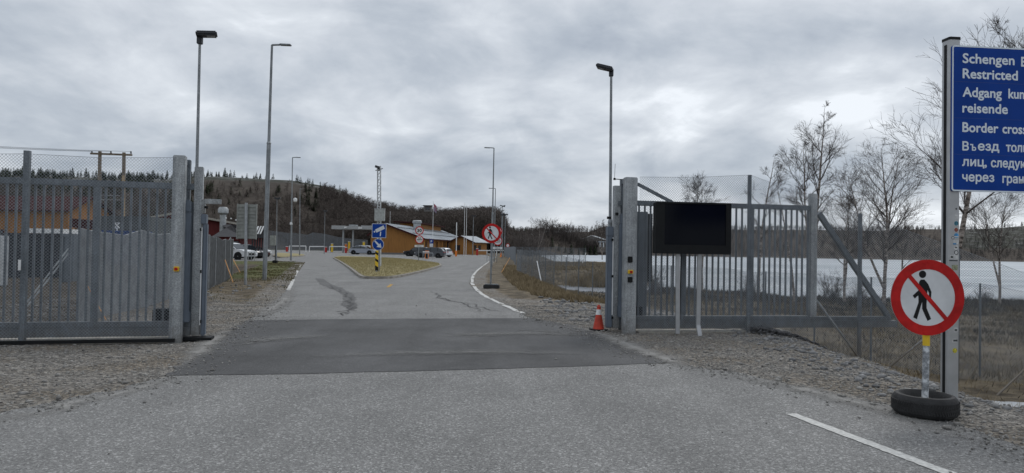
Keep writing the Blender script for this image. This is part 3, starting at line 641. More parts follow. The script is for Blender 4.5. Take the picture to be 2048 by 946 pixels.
def lv(X, Y): return (X > -8.4 - 0.27 * (Y - 13.2)) & (~inside(ASPH, X, Y)) & (dE(X, Y) < 0) & (X < -5)
X, Y = scatter(150000, (-24, -5.5, 19, 66), lambda X, Y: lv(X, Y) & (nrs.rand(len(X)) < 0.25 + 0.75 * sst((Y - 27) / 10)), (0.6, 0.05), 41)
blades('verge_grass', X, Y, H(X, Y), 0.02 + 0.06 * nrs.rand(len(X)), 0.006 + 0.0004 * Y, 1.3, M_grn, 'short green and brown grass on the left road verge', 'grass')
X, Y = scatter(90000, (-22, -5, 26, 90), lambda X, Y: inside(ISL_IN, X, Y)); blades('island_grass', X, Y, np.full(len(X), 0.15), 0.02 + 0.05 * nrs.rand(len(X)), 0.012 + 0.0003 * Y, 1.2, isl_mat('island_grass', [(0, (0.18, 0.165, 0.07)), (0.5, (0.32, 0.27, 0.135)), (1, (0.46, 0.39, 0.23))]), 'short yellowing grass on the kerbed traffic island', 'grass')
X, Y = scatter(60000, (-4, 26, 62, 120), lambda X, Y: (dE(X, Y) > 0.5) & (H(X, Y) > -1.5), (0.35, -0.2), 61)
blades('headland_grass', X, Y, H(X, Y), 0.08 + 0.2 * nrs.rand(len(X)), 0.05, 1.6, M_dry, 'tan grass on the headland beyond the pond', 'grass')
X, Y = scatter(900, (3.5, 9.5, 60.5, 65)); 
cx, cy = gx(1130 + 10, 60), 62; X = nrs.normal(gx(1197, 64), 1.0, 2500); Y = nrs.normal(64.5, 0.8, 2500); blades('reeds', X, Y, np.maximum(H(X, Y), WZ), 0.5 + 0.7 * nrs.rand(len(X)), 0.03, 0.8, M_dry, 'clump of pale dry reeds at the far edge of the pond', 'reeds')

# ------------------------------------------------------------------ fences
def chain(mb, pts, pitch=0.05, wire=0.0032, wavy=0.0, seed=0, knuckle=True):
    """pts: (x, y, zbottom, ztop) along the fence; straight crossing wires clipped to the strip"""
    r = random.Random(seed); Q = []
    for a, b in zip(pts[:-1], pts[1:]):
        ln = math.hypot(b[0] - a[0], b[1] - a[1]); n = max(1, int(ln / 0.8)) if wavy else 1
        for k in range(n):
            t = k / n; Q.append([a[i] + (b[i] - a[i]) * t for i in range(4)])
            if k and wavy: Q[-1][3] += r.uniform(-wavy, wavy) - wavy * 1.2 * math.sin(math.pi * t)
    Q.append(list(pts[-1])); s0 = 0.0
    for a, b in zip(Q[:-1], Q[1:]):
        dx, dy = b[0] - a[0], b[1] - a[1]; ln = math.hypot(dx, dy)
        if ln < 1e-6: continue
        ux, uy = dx / ln, dy / ln; nx, ny = -uy, ux
        for sg in (1, -1):
            # z = c + sg*s (s global); cover range of c
            zlo, zhi = min(a[2], b[2]), max(a[3], b[3])
            cs = [zlo - sg * (s0 + ln), zlo - sg * s0, zhi - sg * s0, zhi - sg * (s0 + ln)]; step = pitch * 1.0
            k = math.floor(min(cs) / step)
            while k * step <= max(cs):
                c = k * step; k += 1; lo, hi = 0.0, ln   # z(s)=c+sg*(s0+s); zb(s)=a2+mb s ; zt
                for which, z0, z1 in ((1, a[2], b[2]), (-1, a[3], b[3])):
                    m_ = (z1 - z0) / ln; A = sg - m_; B = c + sg * s0 - z0   # A*s + B >=0 (bottom) or <=0 (top)
                    A *= which; B *= which
                    if abs(A) < 1e-9:
                        if B < 0: lo = 1; hi = 0
                    elif A > 0: lo = max(lo, -B / A)
                    else: hi = min(hi, -B / A)
                if hi - lo < 1e-3: continue
                off = 0.0016 * sg; p0 = (a[0] + ux * lo + nx * off, a[1] + uy * lo + ny * off, c + sg * (s0 + lo)); p1 = (a[0] + ux * hi + nx * off, a[1] + uy * hi + ny * off, c + sg * (s0 + hi))
                h = wire / 2 * 1.414; w_ = wire / 2
                mb.add([(p0[0] - nx * w_, p0[1] - ny * w_, p0[2] - h), (p0[0] + nx * w_, p0[1] + ny * w_, p0[2] - h), (p0[0], p0[1], p0[2] + h), (p1[0] - nx * w_, p1[1] - ny * w_, p1[2] - h), (p1[0] + nx * w_, p1[1] + ny * w_, p1[2] - h), (p1[0], p1[1], p1[2] + h)],
                       [(0, 1, 4, 3), (1, 2, 5, 4), (2, 0, 3, 5)])
        if knuckle: mb.tube((a[0], a[1], a[3]), (b[0], b[1], b[3]), wire * 0.8, n=4)
        s0 += ln
def fence(name, label, cat, posts, pr=0.022, pitch=0.05, wire=0.0032, wavy=0.02, meshdrop=0.0, group=None, square=None, seed=0, m=None, mp=None, posts_skip=(), clear=0.0):
    t = thing(name, label, cat, (posts[0][0], posts[0][1], posts[0][2]), group)
    for i, (x, y, zb, zt) in enumerate(posts):
        if i in posts_skip: continue
        mb = MB()
        if square: mb.box((x, y, (zb + zt) / 2 - 0.05), (square, square, zt - zb + 0.1), math.atan2(posts[-1][1] - posts[0][1], posts[-1][0] - posts[0][0]))
        else: mb.tube((x, y, zb - 0.1), (x, y, zt), pr, n=8)
        mb.build('post', mp or M_galv, t)
    mb = MB(); chain(mb, [(x, y - 0.035 if square else y, zb + clear, zt - meshdrop) for x, y, zb, zt in posts], pitch, wire, wavy, seed); mb.build('chain_link', m or M_wire, t); return t
def pp(px, ytop, ybot, Y):
    a, b = P(px, ytop, Y), P(px, ybot, Y); return [(a.x + b.x) / 2, Y, b.z, a.z]
# tall fence in front of the left sliding gate
dL = R_(14)
LF = [-5.66 + 0.12, 11.37 - 0.33]
def onL(px, py, off=0.0): return onplane(px, py, (-5.66 + math.sin(dL) * off, 11.37 - math.cos(dL) * off), dL)
dRt = R_(9.9)
def onR(px, py, off=0.0): return onplane(px, py, (2.45 + math.sin(dRt) * off, 13.62 - math.cos(dRt) * off), dRt)
a = onL(44, 692, 0.28); at = onL(44, 301, 0.28); b = onL(345, 686, 0.28); bt = onL(345, 309, 0.28)
fl0 = (a.x - (b.x - a.x) * 1.0, a.y - (b.y - a.y) * 1.0)
fence('tall_fence', 'tall chain link fence in front of the left sliding gate', 'fence', [(fl0[0], fl0[1], a.z, at.z - 0.02), (a.x, a.y, a.z, at.z), (b.x, b.y, 0.02, bt.z + 0.0)], wire=0.0036, wavy=0.03, square=0.08, meshdrop=0.05, posts_skip=(2,), seed=3, mp=M_galv_d, clear=0.04)
o = MB(); q = onL(39, 530, 0.38); o.box(q, (0.035, 0.012, 0.16), dL); bpy_t = [x for x in bpy.data.objects if x.name == 'tall_fence'][0]; o.build('reflector', M_white, bpy_t)
# tall fence at the right: from the gate post down the bank
a = onR(1275, 660, 0.26); B1 = onR(1496, 668, 0.26); C1 = onR(1718, 722, 0.26)
posts = [(a.x, a.y, 0.0, onR(1275, 354, 0.26).z), (B1.x, B1.y, B1.z, onR(1496, 350, 0.26).z), (C1.x, C1.y, C1.z, onR(1718, 427, 0.26).z), (8.95, 13.9, -0.9, P(1895, 497, 13.9).z), (10.9, 13.2, -0.92, P(2100, 585, 13.2).z), (13.5, 12.2, -1.0, 0.9)]
tf = fence('tall_fence', 'tall chain link fence in front of the right sliding gate, stepping down the bank', 'fence', posts, wire=0.0036, wavy=0.03, square=0.065, posts_skip=(0,), seed=5, mp=M_galv_d, clear=0.05)
for (x0, y0, x1, y1, Y0, Y1) in ((1633, 600, 1722, 722, 14.3, 14.05), (1850, 676, 1765, 745, 13.8, 13.7), (2100, 690, 1985, 800, 13.3, 12.6)):
    mb = MB(); mb.tube(P(x0, y0, Y0), P(x1, y1, Y1), 0.019, n=8); mb.build('brace', M_galv, tf)
# lakeside fence
hs = [pp(2150, 592, 800, 13.8), pp(1960, 567, 765, 14.4), pp(1742, 554, 737, 15), pp(1629, 548, 702, 16.6), pp(1531, 543, 676, 18.2), pp(1460, 537, 650, 20.6), pp(1400, 534, 640, 22.2), pp(1342, 531, 630, 24), pp(1262, 527, 616, 27.5), pp(1185, 524, 609, 30), pp(1157, 519, 606, 30.7), pp(1132, 514, 602, 31.5), pp(1108, 506, 597, 33), pp(1091, 500, 590, 35), pp(1079, 500, 583, 37), pp(1064, 500, 577, 39.5), pp(1052, 500, 570, 41.5), pp(1042, 499, 566, 43.5), pp(1034, 499, 561, 46)]
lf = fence('lakeside_fence', 'grey chain link fence curving along the lake side of the road bank', 'fence', hs, 0.02, 0.05, 0.0034, 0.03, seed=8, m=M_wired, mp=M_galv_d)
for (x0, y0, x1, y1, Y0, Y1) in ((1074, 522, 1087, 585, 36.5, 35.2),): mb = MB(); mb.tube(P(x0, y0, Y0), P(x1, y1, Y1), 0.028, n=6); mb.build('brace', M_white, lf)
# headland fence farther back
hb = [[gx(1032, 62), 62, -0.2, 1.75]] + [[gx(x, 84), 84, -0.35, P(x, yt, 84).z] for x, yt in ((1029, 494), (1045, 494), (1060, 494), (1074, 495), (1088, 495), (1102, 494), (1112, 493), (1124, 494), (1136, 496), (1148, 496), (1160, 496), (1172, 496))]
hb2 = fence('headland_fence', 'chain link fence crossing the headland beyond the pond, ending at the ice', 'fence', hb, 0.03, 0.055, 0.006, 0.03, seed=9, m=M_wired, mp=M_galv_d)
mb = MB(); mb.tube(P(1172, 505, 84), P(1165, 526, 84), 0.05, n=6); mb.build('brace', M_white, hb2)
hb = [[gx(x, Y), Y, -0.1, P(x, yt, Y).z] for x, yt, Y in ((1012, 496, 130), (1000, 497, 150), (1022, 496, 112), (1029, 495, 90))]
hb = [[gx(1008, 150), 150, 0, 1.9], [gx(1015, 125), 125, 0, 1.85], [gx(1022, 105), 105, -0.1, 1.85], [gx(1029, 86), 86, -0.2, 1.85]]
fence('roadside_fence', 'distant grey chain link fence along the road beyond the headland fence', 'fence', hb, 0.03, 0.08, 0.008, 0, seed=10, m=M_wired, mp=M_galv_d)
# temporary fence on the left, running away from the gate
pl = [(-14.3, 35.5), (-12.85, 31.6), (-12.0, 29), (-11.2, 26.2), (-10.4, 23.8), (-9.95, 21.6), (-9.4, 19), (-9.0, 16.8), (-8.7, 14.8), (-8.25, 13.2)]
ft = fence('site_fence', 'grey close mesh fence running away from the left gate beside the red building', 'fence', [(x, y, 0, 1.85 + 0.06 * math.sin(i * 2.1)) for i, (x, y) in enumerate(pl)], 0.022, 0.032, 0.0085, 0.05, seed=12, m=M_wirel)
for (x0, y0, x1, y1, Y0, Y1) in ((137, 497, 50, 610, 13.4, 12.7), (137, 507, 54, 614, 13.5, 12.8)): mb = MB(); mb.tube(P(x0, y0, Y0), P(x1, y1, Y1), 0.014, n=6); mb.build('brace', M_galv, ft)
M_rope = mat('orange_rod', (0.55, 0.28, 0.10), 0.7)
mb = MB(); mb.tube(P(158, 540, 14), P(182, 585, 13.6), 0.008, n=5); mb.tube(P(182, 585, 13.6), P(212, 640, 13.2), 0.008, n=5); tag(mb.build('guy_rod', M_rope, loc=tuple(P(212, 640, 13.2))), 'pale orange rod leaning on the site fence behind the left gate', 'rod')
for (x0, y0, x1, y1, Y, lb) in ((463, 513, 480, 545, 36, 'yellow rod leaning at the far end of the grey mesh fence'), (450, 520, 466, 565, 27, 'thin tan rod leaning on the grey mesh fence beside the back of the sign'), (1020, 515, 1003, 545, 44, 'orange rod stuck in the bank by the lakeside fence')):
    mb = MB(); mb.tube(P(x0, y0, Y), P(x1, y1, Y * 0.98), 0.02, n=5); tag(mb.build('guy_rod', M_rope, loc=tuple(P(x1, y1, Y * 0.98))), lb, 'rod')
fence('yard_fence', 'distant grey mesh fence along the foot of the wooded hill behind the barriers', 'fence', [[gx(x, 205), 205, 0, P(x, yt, 205).z] for x, yt in ((525, 459), (545, 462), (575, 466), (590, 466), (615, 470), (625, 465), (650, 468), (675, 474), (705, 478), (735, 480))], 0.05, 0.09, 0.02, 0, seed=14, m=M_wired, mp=M_wired)

# ------------------------------------------------------------------ sliding gates
def vbar(mb, off, fn, x0, x1, y0, y1, thick, ang_, z0=None, z1=None):
    """upright box seen between x0..x1 / y0..y1 standing on the gate plane moved toward the camera by off"""
    a = fn(x0, (y0 + y1) / 2, off); b = fn(x1, (y0 + y1) / 2, off); c = (a + b) / 2; zt = fn((x0 + x1) / 2, y0, off).z if z1 is None else z1; zb = fn((x0 + x1) / 2, y1, off).z if z0 is None else z0
    wd = (Vector((b.x, b.y)) - Vector((a.x, a.y))).length
    mb.box((c.x - math.sin(ang_) * thick / 2, c.y + math.cos(ang_) * thick / 2, (zt + zb) / 2), (wd, thick, zt - zb), ang_); return c, zb, zt, wd
def hbar(mb, p0, p1, h, d): 
    mb.bar(p0, p1, d, h)
gl = thing('sliding_gate', 'grey steel sliding gate leaf with upright bars, open to the left', 'gate', tuple(onL(340, 672)))
GT = 2.585; GB0, GB1 = 0.08, 0.29
uL = Vector((math.cos(dL), math.sin(dL), 0)); LA = Vector((-5.66, 11.37, 0)); uR = Vector((math.cos(dRt), math.sin(dRt), 0)); RA = Vector((2.45, 13.62, 0))
def sL(px): return (onL(px, 500) - LA).dot(uL)
def sR(px): return (onR(px, 500) - RA).dot(uR)
def leaf(root, A, u, s0, s1, bars, mull, ang_, sgn):
    mb = MB(); mb.bar(A + u * s0 + Vector((0, 0, GT - 0.05)), A + u * s1 + Vector((0, 0, GT - 0.05)), 0.08, 0.10); mb.build('top_rail', M_galv_d, root, 0.006)
    mb = MB(); mb.bar(A + u * s0 + Vector((0, 0, GB0 + 0.07)), A + u * s1 + Vector((0, 0, GB0 + 0.07)), 0.12, 0.14)
    mb.bar(A + u * s0 + Vector((0, 0, GB0 + 0.19)), A + u * s1 + Vector((0, 0, GB0 + 0.19)), 0.09, 0.095); mb.build('bottom_beam', M_galv_d, root, 0.006)
    for s_ in bars: mb = MB(); mb.bar(A + u * s_ + Vector((0, 0, GB1 + 0.035)), A + u * s_ + Vector((0, 0, GT - 0.1)), 0.03, 0.03, up=(-u.y, u.x, 0)); mb.build('bar', M_galv_d, root)
    for s_ in mull: mb = MB(); mb.bar(A + u * s_ + Vector((0, 0, GB1 + 0.035)), A + u * s_ + Vector((0, 0, GT - 0.1)), 0.10, 0.075, up=(-u.y, u.x, 0)); mb.build('mullion', M_galv_d, root, 0.005)
bl = [sL(p) for p in (11, 30, 49, 68, 85, 104, 122, 140, 158, 175, 209, 226, 243, 260, 278, 295, 312, 329)]
st = bl[-1] - bl[-2]; ext = [bl[0] - st * k for k in range(1, 26)]
leaf(gl, LA, uL, -6.2, sL(385), bl + ext, [sL(192), sL(192) - 2.8], dL, -1)
mb = MB(); vbar(mb, 0.0, onL, 385, 402, 333, 671, 0.12, dL); mb.build('end_post', M_galv, gl, 0.008)
mb = MB(); vbar(mb, 0.03, onL, 402.5, 412, 446, 672, 0.14, dL); eb = mb.build('safety_edge', M_edge, gl, 0.02)
mb = MB(); vbar(mb, 0.045, onL, 401.5, 412.5, 428, 448, 0.17, dL); mb.build('cap', M_edge, eb, 0.01)
mb = MB(); vbar(mb, 0.06, onL, 400.6, 402.4, 455, 650, 0.02, dL); mb.build('white_strip', M_white, eb)
mb = MB(); [(lambda q_: (vbar(q_, 0.08, onL, 399.8, 402.6, y, y + 6, 0.02, dL), q_.build('strip_clip', M_blk, eb)))(MB()) for y in (456, 540, 640)]
# gate portal left
pl_ = thing('gate_portal', 'galvanised post pair guiding the left sliding gate, with stop button', 'gate post', tuple(onL(353, 686, 0.3)))
mb = MB(); vbar(mb, 0.30, onL, 341, 366, 310, 686, 0.16, dL, z0=-0.05); fp = mb.build('front_post', M_galv, pl_, 0.012)
mb = MB(); vbar(mb, -0.28, onL, 365, 377, 319, 650, 0.10, dL, z0=-0.05); mb.build('rear_post', M_galv_d, pl_, 0.008)
mb = MB(); p0, p1 = onL(354, 320, 0.2), onL(372, 326, -0.28); mb.bar(p0, p1, 0.07, 0.07); mb.build('cross_beam', M_galv_d, pl_)
mb = MB(); vbar(mb, 0.16, onL, 365.5, 378, 422, 642, 0.13, dL); sc = mb.build('safety_edge', M_edge, pl_, 0.02)
mb = MB(); vbar(mb, 0.175, onL, 364.5, 379.5, 400, 424, 0.16, dL); mb.build('cap', M_edge, sc, 0.012); mb = MB(); vbar(mb, 0.175, onL, 364.5, 377, 624, 645, 0.16, dL); mb.build('cap', M_edge, sc, 0.012)
mb = MB(); vbar(mb, 0.19, onL, 363.6, 365.4, 425, 620, 0.02, dL); mb.build('white_strip', M_white, sc)
mb = MB(); [(lambda q_: (vbar(q_, 0.21, onL, 363, 365.8, y, y + 6, 0.02, dL), q_.build('strip_clip', M_blk, sc)))(MB()) for y in (426, 495, 553)]
mb = MB(); vbar(mb, -0.1, onL, 379.5, 386, 404, 641, 0.12, dL); mb.build('rubber_strip', M_cab, pl_, 0.01)
def stopbtn(fn, x0, x1, y0, y1, off, ang_, par):
    mb = MB(); c, zb, zt, wd = vbar(mb, off, fn, x0, x1, y0, y1, 0.05, ang_); bx_ = mb.build('stop_box', M_yel, par, 0.006)
    mb = MB(); fr = frame((c.x, c.y, (zb + zt) / 2), ang_); mb.plate(circ(0.024, 20), fr, -0.001, 0.03); mb.build('stop_button', M_red, bx_)
stopbtn(onL, 347, 357.5, 533, 543, 0.352, dL, pl_)
mb = MB(); vbar(mb, 0.0, onL, 402, 410, 399, 426, 0.10, dL); br = thing('signal_arm', 'small galvanised bracket arm sticking out beside the left gate end post', 'bracket', tuple(onL(406, 426)))
mb.build('plate', M_galv, br, 0.004); mb = MB(); vbar(mb, 0.02, onL, 409, 442, 398, 408, 0.06, dL); mb.build('arm', M_galv, br, 0.004); mb = MB(); p0 = onL(409, 414, 0.02); p1 = onL(416, 415, 0.02); mb.tube(p0, p1, 0.022, n=10); mb.build('sensor', M_blk, br)
# floor box and base plates
mb = MB(); vbar(mb, -0.35, onL, 304, 340, 618, 646, 0.3, dL, z0=0.0); tag(mb.build('control_box', M_blk, loc=tuple(onL(322, 648, -0.35)), bevel=0.02), 'black control box on the gravel behind the left sliding gate', 'box')
mb = MB(); c = onL(392, 676, 0.02); mb.box((c.x, c.y, 0.03), (0.52, 0.3, 0.05), dL); rb = mb.build('floor_stop', M_blk, None, 0.01, loc=tuple(c)); tag(rb, 'black stop block under the end of the left sliding gate', 'gate stop'); 
mb = MB(); pA, pB = LA + uL * -6 + Vector((0, 0, 0.015)), LA + uL * 0.2 + Vector((0, 0, 0.015)); mb.bar(pA, pB, 0.45, 0.06); tag(mb.build('gate_footing', M_conc, loc=tuple(pB)), 'low concrete footing strip beneath the left sliding gate', 'footing')
mb = MB(); mb.bar(pA + Vector((0.1, -0.33, 0.03)), pB + Vector((0.1, -0.33, 0.03)), 0.06, 0.05); tag(mb.build('cable_pipe', M_blk, loc=tuple(pB)), 'black cable pipe lying on the gravel along the left gate', 'pipe')

gr = thing('sliding_gate', 'grey steel sliding gate leaf with upright bars and diagonal brace, open to the right', 'gate', tuple(onR(1240, 657)))
br_ = [sR(1288 + 11.6 * k) for k in range(18)] + [sR(1509 + 13 + 11.2 * k) for k in range(0)]
bars_r = [sR(x) for x in list(np.arange(1277, 1362, 11.6)) + list(np.arange(1379, 1492, 11.6)) + list(np.arange(1517, 1622, 10.9))]
leaf(gr, RA, uR, sR(1240), sR(1624), bars_r, [sR(1367), sR(1501.5)], dRt, 1)
mb = MB(); mb.bar(RA + uR * sR(1624) + Vector((0, 0, GB0 + 0.07)), RA + uR * sR(1792) + Vector((0, 0, GB0 + 0.07)), 0.12, 0.14); mb.bar(RA + uR * sR(1624) + Vector((0, 0, GB0 + 0.185)), RA + uR * sR(1781) + Vector((0, 0, GB0 + 0.185)), 0.09, 0.085); mb.build('tail_beam', M_galv_d, gr, 0.006)
mb = MB(); vbar(mb, 0.06, onR, 1622, 1634.5, 387, 634, 0.12, dRt); mb.build('end_post', M_galv, gr, 0.006)
mb = MB(); mb.bar(onR(1637, 426), onR(1776, 633), 0.09, 0.105); mb.build('diagonal_brace', M_galv_d, gr, 0.006)
mb = MB(); vbar(mb, 0.0, onR, 1227, 1240.5, 371, 656, 0.12, dRt); mb.build('end_post', M_galv, gr, 0.008)
mb = MB(); vbar(mb, 0.03, onR, 1214.5, 1226, 470, 656, 0.14, dRt); sc = mb.build('safety_edge', M_edge, gr, 0.02)
mb = MB(); vbar(mb, 0.045, onR, 1216.5, 1227.5, 453, 472, 0.17, dRt); mb.build('cap', M_edge, sc, 0.01)
mb = MB(); vbar(mb, 0.06, onR, 1224.8, 1226.4, 475, 630, 0.02, dRt); mb.build('white_strip', M_white, sc); mb = MB(); [(lambda q_: (vbar(q_, 0.08, onR, 1223.5, 1227, y, y + 5, 0.02, dRt), q_.build('strip_clip', M_blk, sc)))(MB()) for y in (477, 550, 633)]
mb = MB(); vbar(mb, 0.05, onR, 1238, 1250, 402, 411, 0.06, dRt); mb.build('rail_bracket', M_galv_d, gr)
pr_ = thing('gate_portal', 'galvanised post pair guiding the right sliding gate, with card readers and stop button', 'gate post', tuple(onR(1262, 666, 0.3)))
mb = MB(); vbar(mb, 0.34, onR, 1250, 1274, 354, 667, 0.18, dRt, z0=-0.05); mb.build('front_post', M_galv, pr_, 0.014)
mb = MB(); vbar(mb, -0.28, onR, 1240.5, 1252, 358, 650, 0.10, dRt, z0=-0.05); mb.build('rear_post', M_galv_d, pr_, 0.008)
mb = MB(); mb.bar(onR(1262, 362, 0.2), onR(1246, 363, -0.3), 0.07, 0.10); mb.build('cross_beam', M_galv_d, pr_)
mb = MB(); mb.bar(onR(1275, 368, 0.05), onR(1345, 405, 0.05), 0.05, 0.06); mb.build('stay_bar', M_galv_d, pr_)
mb = MB(); vbar(mb, 0.16, onR, 1240.5, 1250, 446, 616, 0.13, dRt); sc = mb.build('safety_edge', M_edge, pr_, 0.02)
mb = MB(); vbar(mb, 0.175, onR, 1244, 1255, 427, 448, 0.14, dRt); mb.build('cap', M_edge, sc, 0.012); mb = MB(); vbar(mb, 0.175, onR, 1239, 1249.5, 612, 635, 0.16, dRt); mb.build('cap', M_edge, sc, 0.012)
mb = MB(); vbar(mb, 0.19, onR, 1250.4, 1252, 446, 610, 0.02, dRt); mb.build('white_strip', M_white, sc); mb = MB(); [(lambda q_: (vbar(q_, 0.21, onR, 1249.4, 1252.6, y, y + 5, 0.02, dRt), q_.build('strip_clip', M_blk, sc)))(MB()) for y in (458, 500, 550, 608)]
for y0, y1 in ((513, 525), (554, 565)): mb = MB(); vbar(mb, 0.375, onR, 1256.5, 1265.5, y0, y1, 0.035, dRt); mb.build('card_reader', M_blk, pr_, 0.008)
stopbtn(onR, 1257, 1267, 540, 547.5, 0.385, dRt, pr_)
mb = MB(); vbar(mb, 0.2, onR, 1215, 1223, 433, 438, 0.04, dRt); vbar(mb, 0.16, onR, 1232, 1237, 425, 431, 0.05, dRt); tag(mb.build('gate_sensor', M_blk, loc=tuple(onR(1226, 440, 0.2))), 'pair of small black sensors high beside the right gate edge', 'sensor')
mb = MB(); q = onR(1229, 358, 0.0); mb.tube(q + Vector((0, 0, 0)), q + Vector((0.01, 0, 0.3)), 0.004, n=5); mb.bar(q, onR(1243, 359, 0.0), 0.015, 0.015); mb.box(q, (0.04, 0.04, 0.04)); tag(mb.build('antenna', M_blk, loc=tuple(q)), 'thin black antenna on top of the right gate posts', 'antenna')
# tall rubber covered cabinet behind right gate
cb = thing('gate_cabinet', 'tall dark grey rounded cover standing behind the first bars of the right gate', 'cabinet', tuple(G(1284, 645)))
mb = MB()
c0_ = P(1280, 500, 14.6); zt = P(1280, 424, 14.6).z; fr = (Vector((c0_.x, c0_.y, 0)), Vector((1, 0, 0)), Vector((0, 1, 0)), Vector((0, 0, 1)))
mb.plate(rrect(-0.17, 0.14, -0.14, 0.14, 0.06), fr, 0.0, zt); mb.build('body', M_cab, cb, smooth=True)
mb = MB(); fr2 = (Vector((P(1299, 500, 14.7).x, 14.7, 0)), Vector((1, 0, 0)), Vector((0, 1, 0)), Vector((0, 0, 1))); mb.plate(rrect(-0.045, 0.045, -0.1, 0.1, 0.03), fr2, 0.95, zt - 0.03); mb.build('side_cover', M_blk, cb, smooth=True)
for x0 in (1270, 1279): mb = MB(); a = P(x0, 613, 14.2); b = P(x0 + 7, 634, 14.2); mb.box(((a.x + b.x) / 2, 14.2, (a.z + b.z) / 2), (b.x - a.x, 0.08, a.z - b.z)); mb.build('vent', M_blk, cb)
mb = MB(); pA, pB = RA + uR * 0.0 + Vector((0, 0, 0.0)), RA + uR * 3.2 + Vector((0, 0, 0.0)); mb.bar(pA, pB, 0.45, 0.06); tag(mb.build('gate_footing', M_conc, loc=tuple(pA)), 'low concrete footing strip beneath the right sliding gate', 'footing')

# ------------------------------------------------------------------ information screen
sc = thing('information_screen', 'switched off black outdoor screen on two thin legs before the right gate', 'screen', tuple(G(1373, 665)))
YS = 13.15; c = P(1386.5, 457, YS); ws = (1463.5 - 1310) / F * YS; tl = P(1386, 405, YS).z; bl_ = P(1386, 508, YS).z; hs_ = tl - bl_; fr = frame((c.x, YS, (tl + bl_) / 2), R_(3.5))
mb = MB(); mb.plate(rrect(-ws / 2, ws / 2, -hs_ / 2, hs_ / 2, 0.02, 2), fr, -0.18, 0.0); mb.build('housing', M_blk, sc)
mb = MB(); k = 0.955
mb.plate(rrect(-ws / 2 * 1.0, ws / 2, hs_ / 2 - 0.03, hs_ / 2, 0.01, 1), fr, 0.001, 0.03); mb.plate(rrect(-ws / 2, ws / 2, -hs_ / 2, -hs_ / 2 + 0.17, 0.01, 1), fr, 0.001, 0.025); mb.plate([(-ws / 2, -hs_ / 2 + 0.17), (-ws / 2 + 0.17, -hs_ / 2 + 0.17), (-ws / 2 + 0.17, hs_ / 2 - 0.03), (-ws / 2, hs_ / 2 - 0.03)], fr, 0.001, 0.025); mb.plate([(ws / 2 - 0.1, -hs_ / 2 + 0.17), (ws / 2, -hs_ / 2 + 0.17), (ws / 2, hs_ / 2 - 0.03), (ws / 2 - 0.1, hs_ / 2 - 0.03)], fr, 0.001, 0.025); mb.build('bezel', M_blk, sc)
mb = MB(); mb.plate([(-ws / 2 + 0.173, -hs_ / 2 + 0.173), (ws / 2 - 0.103, -hs_ / 2 + 0.173), (ws / 2 - 0.103, hs_ / 2 - 0.033), (-ws / 2 + 0.173, hs_ / 2 - 0.033)], fr, 0.001, 0.008); mb.build('display', M_screen, sc)
for x0, x1, yb in ((1355.5, 1355, 667), (1399, 1396, 650)):
    mb = MB(); a = P(x0, 508, YS + 0.06); b = P(x1, yb, YS + 0.06); mb.bar((a.x, a.y, a.z), (b.x, b.y, b.z), 0.075, 0.05, up=(0, 1, 0))
    if yb == 650: e_ = P(1400, 665, YS); mb.bar(b, (e_.x, e_.y, 0.0), 0.075, 0.05, up=(0, 1, 0))
    mb.build('leg', M_alu, sc)

mb = MB(); q0 = P(1362, 508, YS + 0.08); mb.tube(q0, P(1361, 560, YS + 0.08), 0.009, n=6); mb.tube(P(1361, 560, YS + 0.08), P(1359.5, 640, YS + 0.08), 0.009, n=6); mb.build('cable', M_blk, sc)
# ------------------------------------------------------------------ signs
def ped_sign(root, fr, r):
    """no-pedestrians plate in frame fr with radius r"""
    mb = MB(); mb.plate(circ(r * 0.995), fr, -0.012, 0.0); mb.build('plate', M_alu, root)
    mb = MB(); mb.plate(circ(r * 0.76), fr, 0.0005, 0.0025); mb.build('white_field', M_signw, root)
    def q(l): return [((u - 250) / 200 * r, (252 - v) / 200 * r) for u, v in l]
    mb = MB(); hd = q([(217, 131)])[0]; mb.plate(circ(0.098 * r, 24, hd), fr, 0.0025, 0.004)
    mb.plate(q([(200, 172), (208, 160), (228, 158), (243, 176), (247, 215), (245, 285), (246, 308), (273, 364), (254, 375), (222, 312), (221, 275), (216, 292), (196, 369), (176, 360), (201, 280), (197, 225)]), fr, 0.0025, 0.004)
    mb.plate(q([(236, 166), (250, 182), (269, 222), (268, 268), (256, 268), (256, 228), (240, 200)]), fr, 0.0028, 0.0043); mb.plate(q([(202, 215), (205, 236), (180, 260), (168, 246), (192, 222)]), fr, 0.0028, 0.0043); mb.build('walking_figure', M_blk, root)
    mb = MB(); mb.ring(r * 0.745, r, fr, 0.0005, 0.006)
    a = R_(-46); dx, dy = math.cos(a), math.sin(a); nx, ny = -dy, dx; k = r * 0.76; h = r * 0.055
    mb.plate([(-dx * k + nx * h, -dy * k + ny * h), (dx * k + nx * h, dy * k + ny * h), (dx * k - nx * h, dy * k - ny * h), (-dx * k - nx * h, -dy * k - ny * h)], fr, 0.0046, 0.0058); mb.build('red_ring', M_red, root)
YT = 6.9; cs = P(1855, 595, YT); rs_ = 75 / F * YT; bs = G(1851, 826)
psn = thing('no_pedestrian_sign', 'large round no pedestrians sign standing in a car tyre', 'sign', (bs.x, YT + 0.05, 0))
frS = frame((cs.x, YT, cs.z), R_(3), -0.035); ped_sign(psn, frS, rs_ * 1.01)
mb = MB(); mb.plate(circ(0.014, 10, (0.0, rs_ * 0.93)), frS, 0.006, 0.010); mb.plate(circ(0.014, 10, (-0.045, rs_ * 0.92)), frS, 0.006, 0.010); mb.plate(circ(0.012, 10, (-0.02, -rs_ * 0.93)), frS, 0.006, 0.010); mb.build('rivets', M_red, psn)
a = P(1852.5, 672, YT + 0.05); b = P(1851.5, 800, YT + 0.05); py0 = YT + 0.05
